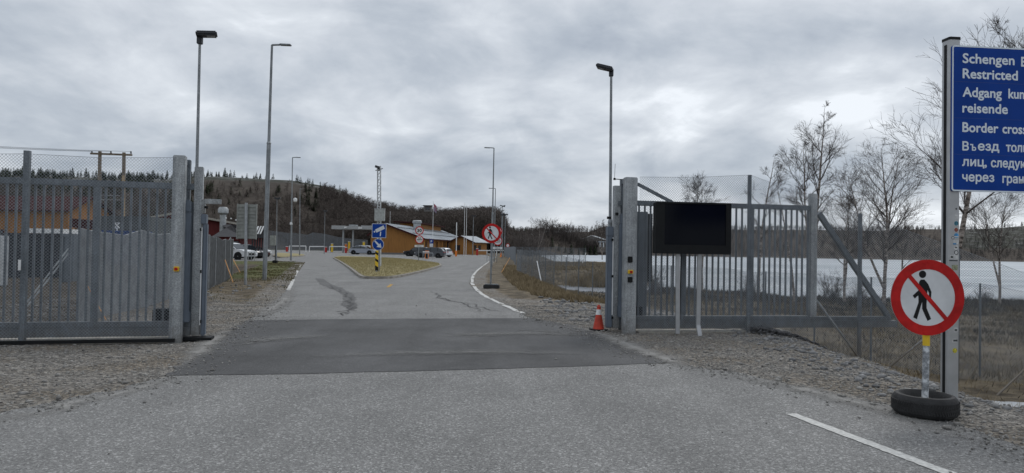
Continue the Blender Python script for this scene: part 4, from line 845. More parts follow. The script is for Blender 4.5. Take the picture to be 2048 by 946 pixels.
m_pk, t_, b_ = nodes_of('peeling_pole'); t_.links.new(tramp(t_, tnoise(t_, coord(t_), 9, 8, 0.7), [(0.42, (0.14, 0.15, 0.16)), (0.52, (0.27, 0.29, 0.31)), (0.60, (0.62, 0.65, 0.68))]), b_.inputs['Base Color']); b_.inputs['Roughness'].default_value = 0.6
mb = MB(); mb.tube((a.x, py0, cs.z - rs_ - 0.11), (a.x - 0.01, py0, 0.05), 0.031, n=20, caps=False); mb.build('pole', m_pk, psn, smooth=True)
mb = MB(); mb.tube((a.x, py0, cs.z + 0.2), (a.x, py0, cs.z - rs_ - 0.11), 0.033, n=20); mb.build('yellow_sleeve', M_yel, psn, smooth=True)
prof = [(0.205, 0.03), (0.20, 0.05), (0.215, 0.12), (0.235, 0.185), (0.265, 0.212), (0.30, 0.208), (0.323, 0.185), (0.335, 0.15), (0.338, 0.11), (0.335, 0.06), (0.322, 0.025), (0.29, 0.005), (0.25, 0.0)]
prof = [(r_ * 0.87, z_) for r_, z_ in prof]; mb = MB(); mb.lathe((a.x - 0.01, py0, 0.004), prof, 64); ty = mb.build('tyre', M_rub, psn, smooth=True)
mb = MB()
for i in range(72):
    an = 2 * math.pi * i / 72; cxx, cyy = a.x - 0.01 + 0.292 * math.cos(an), py0 + 0.292 * math.sin(an)
    mb.box((cxx, cyy, 0.075), (0.010, 0.018, 0.045), an + 0.0, rot=Matrix.Rotation(an, 3, 'Z') @ Matrix.Rotation(0.35, 3, 'X')); mb.box((a.x - 0.01 + 0.293 * math.cos(an + 0.04), py0 + 0.293 * math.sin(an + 0.04), 0.14), (0.010, 0.018, 0.045), rot=Matrix.Rotation(an + 0.04, 3, 'Z') @ Matrix.Rotation(-0.35, 3, 'X'))
mb.build('tread', M_rub, ty)
mb = MB(); mb.lathe((a.x - 0.01, py0, 0.004), [(0.0, 0.15), (0.09, 0.15), (0.15, 0.148), (0.186, 0.142), (0.186, 0.05), (0, 0.05)][::-1], 40); mb.build('concrete_fill', M_conc, psn)
# big blue sign
YB = 7.75; angB = R_(5.5)
def onB(px, py): return onplane(px, py, (gx(1903, YB), YB), angB)
bsn = thing('border_sign', 'large blue sign with white text in three languages on sticker covered grey posts', 'sign', tuple(P(1900, 795, YB + 0.09)))
tlp = onB(1903, 90); blp = onB(1903, 382); hB = tlp.z - blp.z; WB = 2.5; frB = frame(blp, angB)
mb = MB(); mb.plate(rrect(0, WB, 0, hB, 0.03), frB, -0.02, 0.0); mb.build('panel', M_blue, bsn)
mb = MB(); o1 = rrect(0.0, WB, 0.0, hB, 0.03); i1 = rrect(0.016, WB - 0.016, 0.016, hB - 0.016, 0.02); n_ = len(o1); oo, ex, ez, nn = frB
mb.add([oo + ex * x + ez * y + nn * 0.001 for x, y in o1 + i1], [(i, (i + 1) % n_, n_ + (i + 1) % n_, n_ + i) for i in range(n_)]); mb.build('border', M_text, bsn)
mb = MB(); 
for v in (163.0, 235.5, 308.5): y = onB(1905, v).z - blp.z; mb.plate([(0.02, y), (WB - 0.02, y), (WB - 0.02, y + 0.004), (0.02, y + 0.004)], frB, 0.0002, 0.0008)
mb.build('panel_seam', mat('seam_blue', (0.004, 0.035, 0.20), 0.5), bsn)
lines = [("Schengen", 1925, 2029, 126), ("Border", 2042, None, 133.2), ("Restricted", 1925, 2035.5, 156.5), ("Adgang", 1925, 2003.5, 193.5), ("kun", 2016.5, None, 197), ("reisende", 1924.5, 2015.5, 225), ("Border", 1924.5, 1996.5, 264), ("crossing", 2004.5, None, 267),
         ("В", 1924.5, 1937.5, 301), ("езд", 1955.5, 1998.5, 301), ("только", 2011.5, None, 303.5), ("лиц,", 1924, 1973.5, 332), ("следующих", 1981.5, None, 334.5), ("через", 1924, 1988.5, 362.5), ("границу", 2004.5, None, 366)]
for s_, x0, x1, yb in lines:
    p = onB(x0, yb); q = onB(x1, yb) if x1 else None; sx = (p - frB[0]).dot(frB[1]); hb_ = 0.112 if s_[0] < 'А' else 0.100
    mb = MB(); put_text(mb, s_, frB, sx, p.z - blp.z, (q - p).length if q else None, hb_, 0.0012, 0.022); mb.build('word', M_text, bsn)
p = onB(1940, 301.3); xq0 = (p - frB[0]).dot(frB[1]); yq0 = p.z - blp.z; mb = MB(); hq = 0.076; wq_ = 13.2 / F * YB
mb.plate([(xq0, yq0 + hq), (xq0, yq0 + hq - 0.014), (xq0 + 0.022, yq0 + hq - 0.014), (xq0 + 0.022, yq0 + hq)], frB, 0.001, 0.0014)
mb.plate([(xq0 + 0.022, yq0), (xq0 + 0.037, yq0), (xq0 + 0.037, yq0 + hq), (xq0 + 0.022, yq0 + hq)], frB, 0.001, 0.0015)
o1 = [(xq0 + 0.037, yq0)] + [(xq0 + wq_ - 0.022 + 0.022 * math.sin(math.pi * i / 10), yq0 + 0.0225 - 0.0225 * math.cos(math.pi * i / 10)) for i in range(11)] + [(xq0 + 0.037, yq0 + 0.045)]
i1 = [(xq0 + 0.037, yq0 + 0.013)] + [(xq0 + wq_ - 0.024 + 0.011 * math.sin(math.pi * i / 10), yq0 + 0.0225 - 0.0095 * math.cos(math.pi * i / 10)) for i in range(11)] + [(xq0 + 0.037, yq0 + 0.032)]
oo, ex, ez, nn = frB; mb.add([oo + ex * x + ez * y + nn * 0.0014 for x, y in o1 + i1], [(i, i + 1, 13 + i + 1, 13 + i) for i in range(12)]); mb.build('word', M_text, bsn)
zb_ = -0.35
def bpost(x, top):
    mb = MB(); fr_ = (Vector((x, YB + 0.095, 0)), Vector((math.cos(angB), math.sin(angB), 0)), Vector((-math.sin(angB), math.cos(angB), 0)), Vector((0, 0, 1)))
    mb.plate(rrect(-0.066, 0.066, -0.066, 0.066, 0.018), fr_, zb_, top); p_ = mb.build('post', MATS.get('aluminium'), bsn, smooth=True)
    mb = MB(); mb.plate(rrect(-0.07, 0.07, -0.07, 0.07, 0.018), fr_, top, top + 0.03); mb.build('cap', M_blk, p_)
    mb = MB(); mb.plate([(-0.07, -0.02), (-0.0665, -0.02), (-0.0665, 0.02), (-0.07, 0.02)], fr_, 0.0, top - 0.05); mb.build('groove', M_blk, p_); return p_
xp = P(1900.5, 500, YB + 0.09).x; topz = P(1900, 82, YB + 0.09).z; p1_ = bpost(xp, topz); bpost(xp + WB - 0.15, topz - 0.02)
frP = frame((xp, YB + 0.029, 0), angB)
def zP(py): return P(1901, py, YB + 0.028).z
def stick(shape, px, py, w_, h_, m_, z=0.001):
    mb = MB(); x = (px - 1900.5) / F * YB; y = zP(py)
    mb.plate(circ(w_ / 2, 18, (x, y)) if shape == 'c' else [(x - w_ / 2, y - h_ / 2), (x + w_ / 2, y - h_ / 2), (x + w_ / 2, y + h_ / 2), (x - w_ / 2, y + h_ / 2)], frP, z - 0.0005, z); mb.build('sticker', m_, bsn)
S_tl = mat('sticker_teal', (0.04, 0.20, 0.28), 0.5, 0, 0.4, 30); S_rd = mat('sticker_brown', (0.22, 0.06, 0.04), 0.5, 0, 0.4, 30); S_bl = mat('sticker_blue', (0.05, 0.25, 0.50), 0.5, 0, 0.4, 30); S_gr = mat('sticker_pale', (0.55, 0.56, 0.56), 0.6, 0, 0.15, 30); S_ye = mat('sticker_yellow', (0.62, 0.55, 0.05), 0.6, 0, 0.3, 60); S_dk = mat('sticker_dark', (0.05, 0.055, 0.06), 0.6, 0, 0.4, 40)
stick('r', 1906, 433, 0.04, 0.045, S_gr); stick('c', 1905.5, 446.5, 0.058, 0, S_gr); stick('c', 1905.5, 446.5, 0.052, 0, S_tl, 0.0018); stick('c', 1905.5, 459.5, 0.055, 0, S_gr); stick('c', 1905.5, 459.5, 0.048, 0, S_rd, 0.0018); stick('c', 1906, 471, 0.055, 0, S_bl); stick('r', 1906, 473, 0.05, 0.012, S_gr, 0.0018); stick('c', 1898.5, 475.5, 0.036, 0, S_dk); stick('c', 1898.5, 475.5, 0.022, 0, S_gr, 0.0018)
stick('r', 1905.5, 484, 0.06, 0.045, S_gr); stick('r', 1902.5, 487.5, 0.04, 0.017, S_bl, 0.0018); stick('c', 1905.5, 494.5, 0.054, 0, S_gr); stick('r', 1905.5, 495, 0.025, 0.012, S_dk, 0.0018); stick('c', 1906, 505, 0.052, 0, S_dk); stick('c', 1906, 505, 0.036, 0, S_gr, 0.0018); stick('r', 1896.5, 514, 0.045, 0.04, S_gr); stick('r', 1896.5, 514, 0.03, 0.022, S_dk, 0.0018); stick('r', 1900, 521, 0.10, 0.014, S_dk); stick('r', 1906, 513, 0.05, 0.07, S_gr, 0.0006); stick('r', 1903, 535, 0.07, 0.06, mat('sticker_olive', (0.28, 0.30, 0.20), 0.6, 0, 0.3, 50))
stick('c', 1906, 660, 0.056, 0, S_gr); stick('r', 1906, 660, 0.03, 0.02, S_dk, 0.0018); stick('r', 1903, 681, 0.06, 0.04, S_gr); stick('r', 1905, 681, 0.05, 0.022, S_dk, 0.0018); stick('c', 1904, 701, 0.056, 0, S_ye); stick('c', 1905.5, 417.5, 0.022, 0, S_dk)

# centre no-pedestrian sign on block
Yc = 27.5; bs = G(983, 577); Yc = bs.y; cs = P(983, 466.5, Yc - 0.05); ps2 = thing('no_pedestrian_sign', 'smaller round no pedestrians sign at the right road edge', 'sign', (bs.x, Yc, 0))
ped_sign(ps2, frame((cs.x, Yc - 0.06, cs.z), R_(-10)), 19.5 / F * Yc)
mb = MB(); mb.tube((cs.x, Yc, 0.1), (P(984, 450, Yc).x, Yc, cs.z + 0.15), 0.035, n=12); mb.build('pole', M_pole, ps2, smooth=True); mb = MB(); mb.box((bs.x, Yc, 0.075), (0.62, 0.4, 0.15), R_(-5)); mb.build('base_block', M_rub, ps2, 0.02); mb = MB(); mb.box((bs.x, Yc, 0.165), (0.5, 0.3, 0.03), R_(-5)); mb.build('base_plate', M_galv_d, ps2)
# camera + keep right signs on island
Yi = G(757, 548).y; cs0 = G(757, 548); bsn2 = thing('camera_warning_sign', 'blue camera surveillance sign over a round white arrow sign on the island pole', 'sign', (cs0.x, Yi, 0.15))
mb = MB(); mb.tube((cs0.x + 0.03, Yi, 0.12), (cs0.x + 0.03, Yi, P(758, 445, Yi).z), 0.035, n=10); mb.build('pole', M_pole, bsn2, smooth=True)
ca = P(758.5, 461.5, Yi); k = F / Yi; fr = frame((ca.x, Yi - 0.06, ca.z)); hw = 14.3 / k
mb = MB(); mb.plate(rrect(-hw, hw, -hw, hw, 0.04), fr, -0.02, 0.0); mb.build('camera_plate', M_signw, bsn2); mb = MB(); mb.plate(rrect(-hw * 0.94, hw * 0.94, -hw * 0.94, hw * 0.94, 0.03), fr, 0.0005, 0.004); mb.build('blue_field', M_blue, bsn2)
def sq(l, cx_=559, cy_=293, s_=70): return [((u - cx_) / s_ * hw, (cy_ - v) / s_ * hw) for u, v in l]
mb = MB(); mb.plate(sq([(520, 283), (602, 240), (616, 272), (535, 312)]), fr, 0.004, 0.007); mb.plate(sq([(506, 300), (518, 293), (524, 306), (512, 313)]), fr, 0.004, 0.007); mb.plate(sq([(570, 302), (580, 302), (577, 346), (567, 346)]), fr, 0.004, 0.007); mb.build('camera_symbol', M_signw, bsn2)
ca = P(756.5, 489, Yi); fr = frame((ca.x, Yi - 0.06, ca.z)); rr_ = 11.6 / k
mb = MB(); mb.plate(circ(rr_, 32), fr, -0.02, 0.0); mb.build('arrow_plate', M_signw, bsn2); mb = MB(); mb.plate(circ(rr_ * 0.94, 32), fr, 0.0005, 0.004); mb.build('arrow_field', M_blue, bsn2)
mb = MB(); s_ = rr_ / 55; ar = [(-33, 38), (-22, 38 + 0), (10, 8), (19, 18), (32, -34), (-19 + 0, -18), (-5 + 0, -8)]; ar = [(-36, 30), (-27, 39), (12, 2), (24, 14), (33, -32), (-14, -22), (-1, -11)]; mb.plate([(x * s_, y * s_) for x, y in ar], fr, 0.004, 0.007); mb.build('arrow', M_signw, bsn2)
sp_ = G(755, 549); stp = thing('striped_bollard', 'black and yellow diagonally striped marker post in front of the island sign', 'bollard', (sp_.x, sp_.y - 0.15, 0.15)); x0 = P(755, 530, sp_.y).x - 0.02; zt = P(755, 501, sp_.y).z
mb = MB(); w_ = 0.085; fr = frame((x0, sp_.y - 0.15, 0.22)); Hh = zt - 0.22; mb.plate([(-w_, 0), (w_, 0), (w_, Hh), (-w_, Hh)], fr, -0.04, 0); mb.build('body', M_blk, stp); mb = MB()
for k_ in range(3): y = 0.2 + k_ * Hh / 2.9; mb.plate([(-w_, y + 0.12), (w_, y), (w_, min(y + 0.25, Hh)), (-w_, min(y + 0.37, Hh))], fr, 0.0005, 0.004)
mb.build('stripes', M_yel, stp); mb = MB(); mb.tube((x0, sp_.y - 0.13, 0.1), (x0, sp_.y - 0.13, 0.24), 0.05, n=10); mb.build('foot', M_galv, stp)
# lattice mast
Ym = Yi + 10; bm_ = P(758.5, 520, Ym); zt = P(758, 332, Ym).z; lm = thing('lattice_mast', 'white lattice mast with cabinet and cameras behind the blue camera sign', 'mast', (bm_.x, Ym, 0)); mb = MB(); xt = P(758, 340, Ym).x; w_ = 0.115
for sx in (-1, 1):
    for sy in (-1, 1): mb.tube((bm_.x + sx * w_, Ym + sy * w_, 0), (xt + sx * w_ * 0.9, Ym + sy * w_ * 0.9, zt), 0.03, n=6)
nz = 34
for i in range(nz):
    z0, z1 = zt * i / nz, zt * (i + 1) / nz; c0x = bm_.x + (xt - bm_.x) * i / nz; c1x = bm_.x + (xt - bm_.x) * (i + 1) / nz; s_ = 1 if i % 2 else -1
    for sy in (-1, 1): mb.tube((c0x - s_ * w_, Ym + sy * w_, z0), (c1x + s_ * w_, Ym + sy * w_, z1), 0.016, n=4, caps=False)
    for sx in (-1, 1): mb.tube((c0x + sx * w_, Ym - s_ * w_, z0), (c1x + sx * w_, Ym + s_ * w_, z1), 0.016, n=4, caps=False)
M_mast = mat('pale_mast', (0.52, 0.54, 0.55), 0.5, 0.2); mb.build('lattice', M_mast, lm)
mb = MB(); c = P(759.5, 430, Ym - 0.3); mb.box(c, (20 / F * Ym, 0.3, 24 / F * Ym)); cbn = mb.build('cabinet', mat('cabinet_grey', (0.36, 0.38, 0.38), 0.6), lm, 0.02); mb = MB(); mb.box((c.x, c.y, c.z + 12.3 / F * Ym), (21 / F * Ym, 0.34, 0.05)); mb.build('cabinet_lid', M_galv, cbn)
mb = MB(); c = P(755, 334, Ym); mb.box(c, (0.32, 0.3, 0.16), rot=Matrix.Rotation(0.3, 3, 'Y')); mb.box(P(757, 339, Ym), (0.2, 0.2, 0.2)); mb.tube(P(751, 341, Ym), P(766, 337, Ym), 0.03, n=6); mb.build('camera', M_lampd, lm)
# 30 and customs sign
Y3 = G(838, 525).y; def_ = P(838, 525, Y3)
def customs_sign(px, ytop30, Y, r30, base_py, label, post_px=None, plate=True):
    k = F / Y; cx = P(px, ytop30, Y); b0 = G(post_px or px, base_py); t = thing('speed_limit_sign', label, 'sign', (cx.x, Y, 0.1)); fr = frame((cx.x, Y - 0.06, cx.z), 0)
    mb = MB(); mb.tube((cx.x - 0.05, Y, 0), (cx.x, Y, cx.z + 0.2), 0.035, n=10); mb.build('pole', M_pole, t)
    mb = MB(); mb.plate(circ(r30, 32), fr, -0.015, 0); mb.build('speed_plate', M_signw, t); mb = MB(); mb.ring(r30 * 0.78, r30, fr, 0.0005, 0.006, 32); mb.build('red_ring', M_red, t)
    mb = MB(); put_text(mb, '30', fr, -r30 * 0.56, -r30 * 0.37, r30 * 1.12, r30 * 0.74, 0.003, 0.03); mb.build('lettering', M_blk, t)
    fr2 = frame((cx.x + 0.02, Y - 0.06, cx.z - r30 * 2.12)); mb = MB(); mb.plate(circ(r30, 32), fr2, -0.015, 0); mb.build('customs_plate', M_signw, t); mb = MB(); mb.ring(r30 * 0.80, r30, fr2, 0.0005, 0.006, 32); mb.build('red_ring', M_red, t)
    mb = MB(); put_text(mb, 'Toll', fr2, -r30 * 0.38, r30 * 0.18, r30 * 0.76, r30 * 0.34, 0.003, 0.02); put_text(mb, 'customs', fr2, -r30 * 0.52, -r30 * 0.42, r30 * 1.04, r30 * 0.24, 0.003, 0.01); mb.plate([(-r30 * 0.62, -r30 * 0.08), (r30 * 0.62, -r30 * 0.08), (r30 * 0.62, r30 * 0.07), (-r30 * 0.62, r30 * 0.07)], fr2, 0.001, 0.004); mb.build('lettering', M_blk, t)
    fr3 = frame((cx.x, Y - 0.06, cx.z - r30 * 3.65)); mb = MB(); mb.plate(rrect(-r30 * 1.05, r30 * 1.05, -r30 * 0.25, r30 * 0.25, 0.02), fr3, -0.01, 0); mb.build('distance_plate', M_signw, t); mb = MB(); put_text(mb, '300 m', fr3, -r30 * 0.5, -r30 * 0.12, r30 * 1.0, r30 * 0.24, 0.002, 0.01); mb.build('distance_text', M_blk, t); return t
customs_sign(839, 461, Y3, 8.5 / F * Y3, 525, 'round 30 speed limit sign over a round customs sign at the island tip', plate=True)
Y4 = G(993, 532).y + 15; customs_sign(995.5, 462.5, Y4, 9.2 / F * Y4, 528, 'round signs half hidden behind the centre no pedestrians sign')
# P sign
Yp = 108; c = P(863, 483, Yp); t = thing('parking_sign', 'small blue parking sign in front of the ochre building', 'sign', (c.x, Yp, 0)); fr = frame((c.x, Yp - 0.05, c.z)); s_ = 3.8 / F * Yp
mb = MB(); mb.tube((c.x, Yp, 0), (c.x, Yp, c.z), 0.04, n=8); mb.build('pole', M_pole, t); mb = MB(); mb.plate(rrect(-s_, s_, -s_, s_, 0.03), fr, -0.02, 0); mb.build('plate', M_blue, t); mb = MB(); put_text(mb, 'P', fr, -s_ * 0.45, -s_ * 0.6, s_ * 0.9, s_ * 1.2, 0.002, 0.03); mb.build('lettering', M_signw, t); mb = MB(); mb.plate(rrect(-s_ * 0.9, s_ * 0.9, -s_ * 2.9, -s_ * 1.1, 0.02), fr, -0.02, 0); mb.build('lower_plate', M_signw, t)
# reverse of large sign on left
b0 = G(491, 571); Y5 = b0.y; t = thing('road_sign_back', 'grey ribbed back of a large sign on a single post at the left verge', 'sign', (b0.x, Y5, 0)); a, b = P(473.5, 408, Y5), P(510, 478, Y5)
mb = MB(); mb.tube((b0.x, Y5 - 0.0, 0), (P(492.5, 407, Y5).x, Y5, a.z + 0.05), 0.055, n=14); mb.build('pole', M_galv, t, smooth=True)
M_back = mat('sign_back', (0.27, 0.28, 0.26), 0.6, 0.2, 0.1); mb = MB(); cz = (a.z + b.z) / 2; cx = (a.x + b.x) / 2; hh_ = (a.z - b.z); ww = b.x - a.x; mb.box((cx, Y5 + 0.11, cz), (ww, 0.02, hh_)); pnl = mb.build('panel', M_back, t)
mb = MB()
for i in range(10): mb.box((cx, Y5 + 0.085, cz - hh_ / 2 + hh_ * (i + 0.35) / 10), (ww * 0.96, 0.03, 0.05))
mb.build('ribs', M_back, pnl); mb = MB(); [mb.box((cx + sx * ww / 2, Y5 + 0.1, cz), (0.04, 0.06, hh_ + 0.03)) for sx in (-1, 1)]; mb.build('side_rails', M_back, pnl)
# small far sign + box on pole
def utility_box():
    b = G(597, 519.5); Y = b.y; Y = 60; x = gx(548, Y); t = thing('meter_box', 'pale box on a dark post standing at the edge of the side lawn', 'utility box', (gx(551.5, Y), Y, 0)); x = gx(551.5, Y)
    mb = MB(); mb.tube((x, Y, 0), (x, Y, 2.3), 0.045, n=8); mb.build('post', M_lampd, t); a, b_ = P(546.5, 471, Y), P(546.5, 491, Y); mb = MB(); mb.box((P(547, 480, Y).x, Y - 0.15, (a.z + b_.z) / 2), (0.46, 0.25, a.z - b_.z)); mb.build('box', M_back, t, 0.02); mb = MB(); mb.box((x, Y, 0.12), (0.4, 0.4, 0.24)); mb.build('foot', M_blk, t, 0.04)
utility_box()
# cone
b = G(1197, 661); cn = thing('traffic_cone', 'red traffic cone with white collar standing on gravel by the right gate', 'cone', (b.x, b.y, 0)); x, y = b.x, b.y; Hc = 0.49
M_cone = mat('cone_red', (0.52, 0.045, 0.02), 0.6, 0, 0.15)
mb = MB(); mb.plate(rrect(-0.15, 0.15, -0.15, 0.15, 0.04), (Vector((x, y, 0)), Vector((0.92, 0.39, 0)), Vector((-0.39, 0.92, 0)), Vector((0, 0, 1))), 0.005, 0.035); mb.build('base', M_blk, cn, 0.006)
mb = MB(); mb.lathe((x, y, 0.035), [(0.112, 0), (0.108, 0.02), (0.058, 0.28)], 28); mb.lathe((x, y, 0.035), [(0.044, 0.385), (0.036, 0.42), (0.040, 0.425), (0.040, 0.445), (0.026, 0.455), (0.022, 0.475)], 28); mb.build('body', M_cone, cn, smooth=True)
mb = MB(); mb.lathe((x, y, 0.035), [(0.0585, 0.28), (0.0445, 0.385)], 28); mb.build('white_collar', M_white, cn, smooth=True)

# ------------------------------------------------------------------ lamps and poles
def lamp(px_b, Y, px_t, y_t, side, kind, label, r0=0.06, zb=0.0, group='street lamps', step=0.45, headlen=0.7, zt=None, m=M_pole):
    xb = gx(px_b, Y); pt = P(px_t, y_t, Y); z = pt.z; t = thing('street_lamp', label, 'street lamp', (xb, Y, zb), group)
    mb = MB(); zs = z * step; xs = xb + (pt.x - xb) * step; mb.tube((xb, Y, zb - 0.1), (xs, Y, zs), r0, r0 * 0.92, 12); mb.tube((xs, Y, zs), (xs + (pt.x - xb) * 0.01, Y, zs + 0.08), r0 * 1.1, r0 * 0.7, 12); mb.tube((xs, Y, zs), (pt.x, Y, z), r0 * 0.68, r0 * 0.5, 12); mb.build('pole', m, t, smooth=True)
    if kind == 'arm':
        mb = MB(); mb.tube((pt.x, Y, z), (pt.x + side * headlen * 0.45, Y, z + 0.02), r0 * 0.45, n=8); mb.build('arm', m, t)
        mb = MB(); mb.box((pt.x + side * headlen * 0.72, Y, z + 0.015), (headlen * 0.6, 0.22, 0.07), rot=Matrix.Rotation(0.03, 3, 'Y')); mb.build('lamp_head', M_lampd if 'right' in label and 0 else M_pole, t, 0.02)
    elif kind == 'head':
        mb = MB(); R = Matrix.Rotation(0.35 if side > 0 else -0.25, 3, 'Z') @ Matrix.Rotation(-0.10 * side if side > 0 else 0.28, 3, 'Y'); c = Vector((pt.x + side * headlen * 0.40, Y - 0.05, z)); mb.box(c, (headlen, 0.26, 0.075), rot=R); hd = mb.build('lamp_head', M_lampd, t, 0.02)
        mb = MB(); mb.box(c + R @ Vector((side * headlen * 0.2, 0, -0.042)), (0.14, 0.14, 0.012), rot=R); mb.build('lens', mat('lamp_lens', (0.32, 0.33, 0.34), 0.3), hd)
        mb = MB(); mb.box((pt.x, Y, z - 0.09), (0.09, 0.09, 0.16)); mb.build('bracket', M_lampd, t, 0.01)
    elif kind == 'spot':
        mb = MB(); mb.box((pt.x, Y, z), (headlen, 0.35, 0.16), rot=Matrix.Rotation(0.25, 3, 'Y')); mb.box((pt.x + 0.2, Y, z + 0.02), (headlen * 0.7, 0.3, 0.14), rot=Matrix.Rotation(-0.3, 3, 'Y')); mb.build('floodlight', M_lampd, t, 0.02)
    return t
lamp(391, 12.7, 400, 70, 1, 'head', 'black headed lamp on a slim pole right behind the left gate', 0.045, headlen=0.36, step=0.3)
lamp(1221.5, 14.6, 1222.5, 137, -1, 'head', 'black headed lamp on a slim pole right behind the right gate', 0.05, headlen=0.36, step=0.40)
lamp(531, G(530, 560).y, 544, 90, 1, 'arm', 'tallest grey lamp post on the left verge beside the road', 0.10, headlen=0.85, step=0.58)
lamp(583, 70, 585, 315, 1, 'arm', 'grey lamp post behind the left lawn with a white dome camera', 0.09, headlen=0.8)
lamp(600, 100, 600, 378, 1, 'arm', 'slim lamp post second behind the left lawn', 0.09, headlen=0.4)
lamp(554, 72, 554, 397, 1, 'spot', 'short floodlight pole between the meter box and the lamp posts', 0.06, headlen=0.5)
lamp(649, 130, 650, 422, 1, 'spot', 'thin far pole left of the white barrier canopies', 0.07, headlen=0.6)
lamp(984, 58, 988, 296, -1, 'arm', 'tall lamp post rising behind the centre no pedestrians sign', 0.09, headlen=0.8)
lamp(989, 82, 991, 377, -1, 'arm', 'shorter lamp post just behind the one at the centre sign', 0.08, headlen=0.8)
lamp(1001, 130, 1005, 412, -1, 'spot', 'leftmost of three floodlight poles beyond the centre sign', 0.09, headlen=1.0)
lamp(1005, 112, 1005.5, 430, -1, 'spot', 'middle of three floodlight poles beyond the centre sign', 0.09, headlen=0.9)
lamp(1009, 135, 1011, 429, -1, 'spot', 'rightmost of three floodlight poles beyond the centre sign', 0.09, headlen=0.9)
lamp(946, 150, 947, 432, -1, 'spot', 'dim floodlight pole against the wood above the small ochre building', 0.10, headlen=1.0)
# dome camera on lamp
t = thing('dome_camera', 'white dome camera on an arm from the lamp post behind the left lawn', 'camera', tuple(P(589, 403, 69.8))); c = P(590.5, 399, 69.8); mb = MB(); mb.lathe(c, [(0.0, -0.28), (0.16, -0.2), (0.2, 0.0), (0.16, 0.12), (0, 0.18)], 14); mb.build('dome', M_white, t, smooth=True); mb = MB(); mb.tube(P(585, 397, 69.8), c, 0.04, n=6); mb.build('arm', M_lampd, t)
c = P(582, 447, 69.8); mb = MB(); mb.box(c, (0.2, 0.2, 0.26)); mb.box(c + Vector((0.12, 0, -0.05)), (0.1, 0.12, 0.1)); tag(mb.build('wall_camera', M_white, bevel=0.03, loc=tuple(c)), 'small white camera low on the lamp post behind the left lawn', 'camera')
def flagpole(px, Y, ytop, label, r=0.06, flag=False, ybase=0):
    x = gx(px, Y); z = P(px, ytop, Y).z; t = thing('flagpole', label, 'flagpole', (x, Y, 0), 'flagpoles by the ochre buildings'); mb = MB(); mb.tube((x, Y, 0), (x, Y, z), r, r * 0.6, 8); mb.tube((x, Y, z), (x, Y, z + 0.15), r * 1.2, r * 0.4, 8); mb.build('pole', M_white, t)
    if flag:
        mb = MB(); vs = []; 
        for i in range(7):
            for j in range(9): vs.append((x + 0.08 + 0.11 * i + 0.03 * math.sin(j * 0.7), Y + 0.12 * math.sin(i * 1.5 + j * 0.3), z - 0.3 - 0.2 * j - 0.10 * i))
        mb.add(vs, [(i * 9 + j, i * 9 + j + 1, (i + 1) * 9 + j + 1, (i + 1) * 9 + j) for i in range(6) for j in range(8)]); mb.build('flag', mat('flag_cloth', (0.35, 0.06, 0.08), 0.8, 0, 0.3, 0.8, c2=(0.25, 0.27, 0.35)), t)
flagpole(865.5, 150, 404, 'white flagpole with a limp red flag behind the ochre building', flag=True); flagpole(779.5, 165, 424, 'short white pole rising behind the left end of the ochre roof'); flagpole(928.5, 140, 408, 'left of two thin white flagpoles before the small ochre building'); flagpole(932.5, 142, 412, 'right of two thin white flagpoles before the small ochre building')
# wooden H-frame power pole
YH = 62; up = thing('power_pole', 'wooden double power pole with a crossbar and transformer seen through the left fence', 'power pole', tuple(G(225, 540, 0)))
M_wood = mat('weathered_wood', (0.20, 0.16, 0.12), 0.9, 0, 0.3, 4, 0.3, stretch=(6, 6, 0.5)); 
for x0, x1, y0 in ((196, 200, 303), (246, 248, 305)): mb = MB(); mb.tube((P(x0, 500, YH).x, YH, 0), P(x1, y0, YH), 0.19, 0.14, 12); mb.build('pole', M_wood, up, smooth=True)
mb = MB(); mb.tube((P(252, 500, YH).x, YH - 0.4, 0), (P(251, 360, YH).x, YH - 0.4, P(251, 352, YH).z), 0.12, 0.11, 10); mb.build('stay_pole', mat('new_wood', (0.42, 0.30, 0.17), 0.85, 0, 0.2, 3), up)
mb = MB(); a, b = P(181, 307, YH), P(264, 310, YH); mb.bar(a, b, 0.14, 0.16); mb.build('crossbar', M_wood, up); mb = MB(); 
for x in (184, 222, 262): q = P(x, 304, YH); mb.lathe((q.x, q.y, q.z), [(0.05, -0.15), (0.09, -0.1), (0.05, -0.03), (0.08, 0.02), (0.03, 0.08)], 8)
mb.build('insulators', M_lampd, up); mb = MB(); [mb.tube(P(190, y, YH), P(240, y + 1, YH), 0.03, n=6) for y in (390, 399)]; mb.build('rail', M_galv, up)
for k_, x in enumerate((184, 222, 262)):
    a = P(x, 303, YH); b = Vector((-75 - 3 * k_, 52 - 0.5 * k_, a.z + 2.2)); mb = MB(); prev = a
    for i in range(1, 13): t_ = i / 12; q = a.lerp(b, t_) + Vector((0, 0, -1.6 * 4 * t_ * (1 - t_) * 0.5)); mb.tube(prev, q, 0.012, n=4, caps=False); prev = q
    mb.build('wire', M_blk, up)

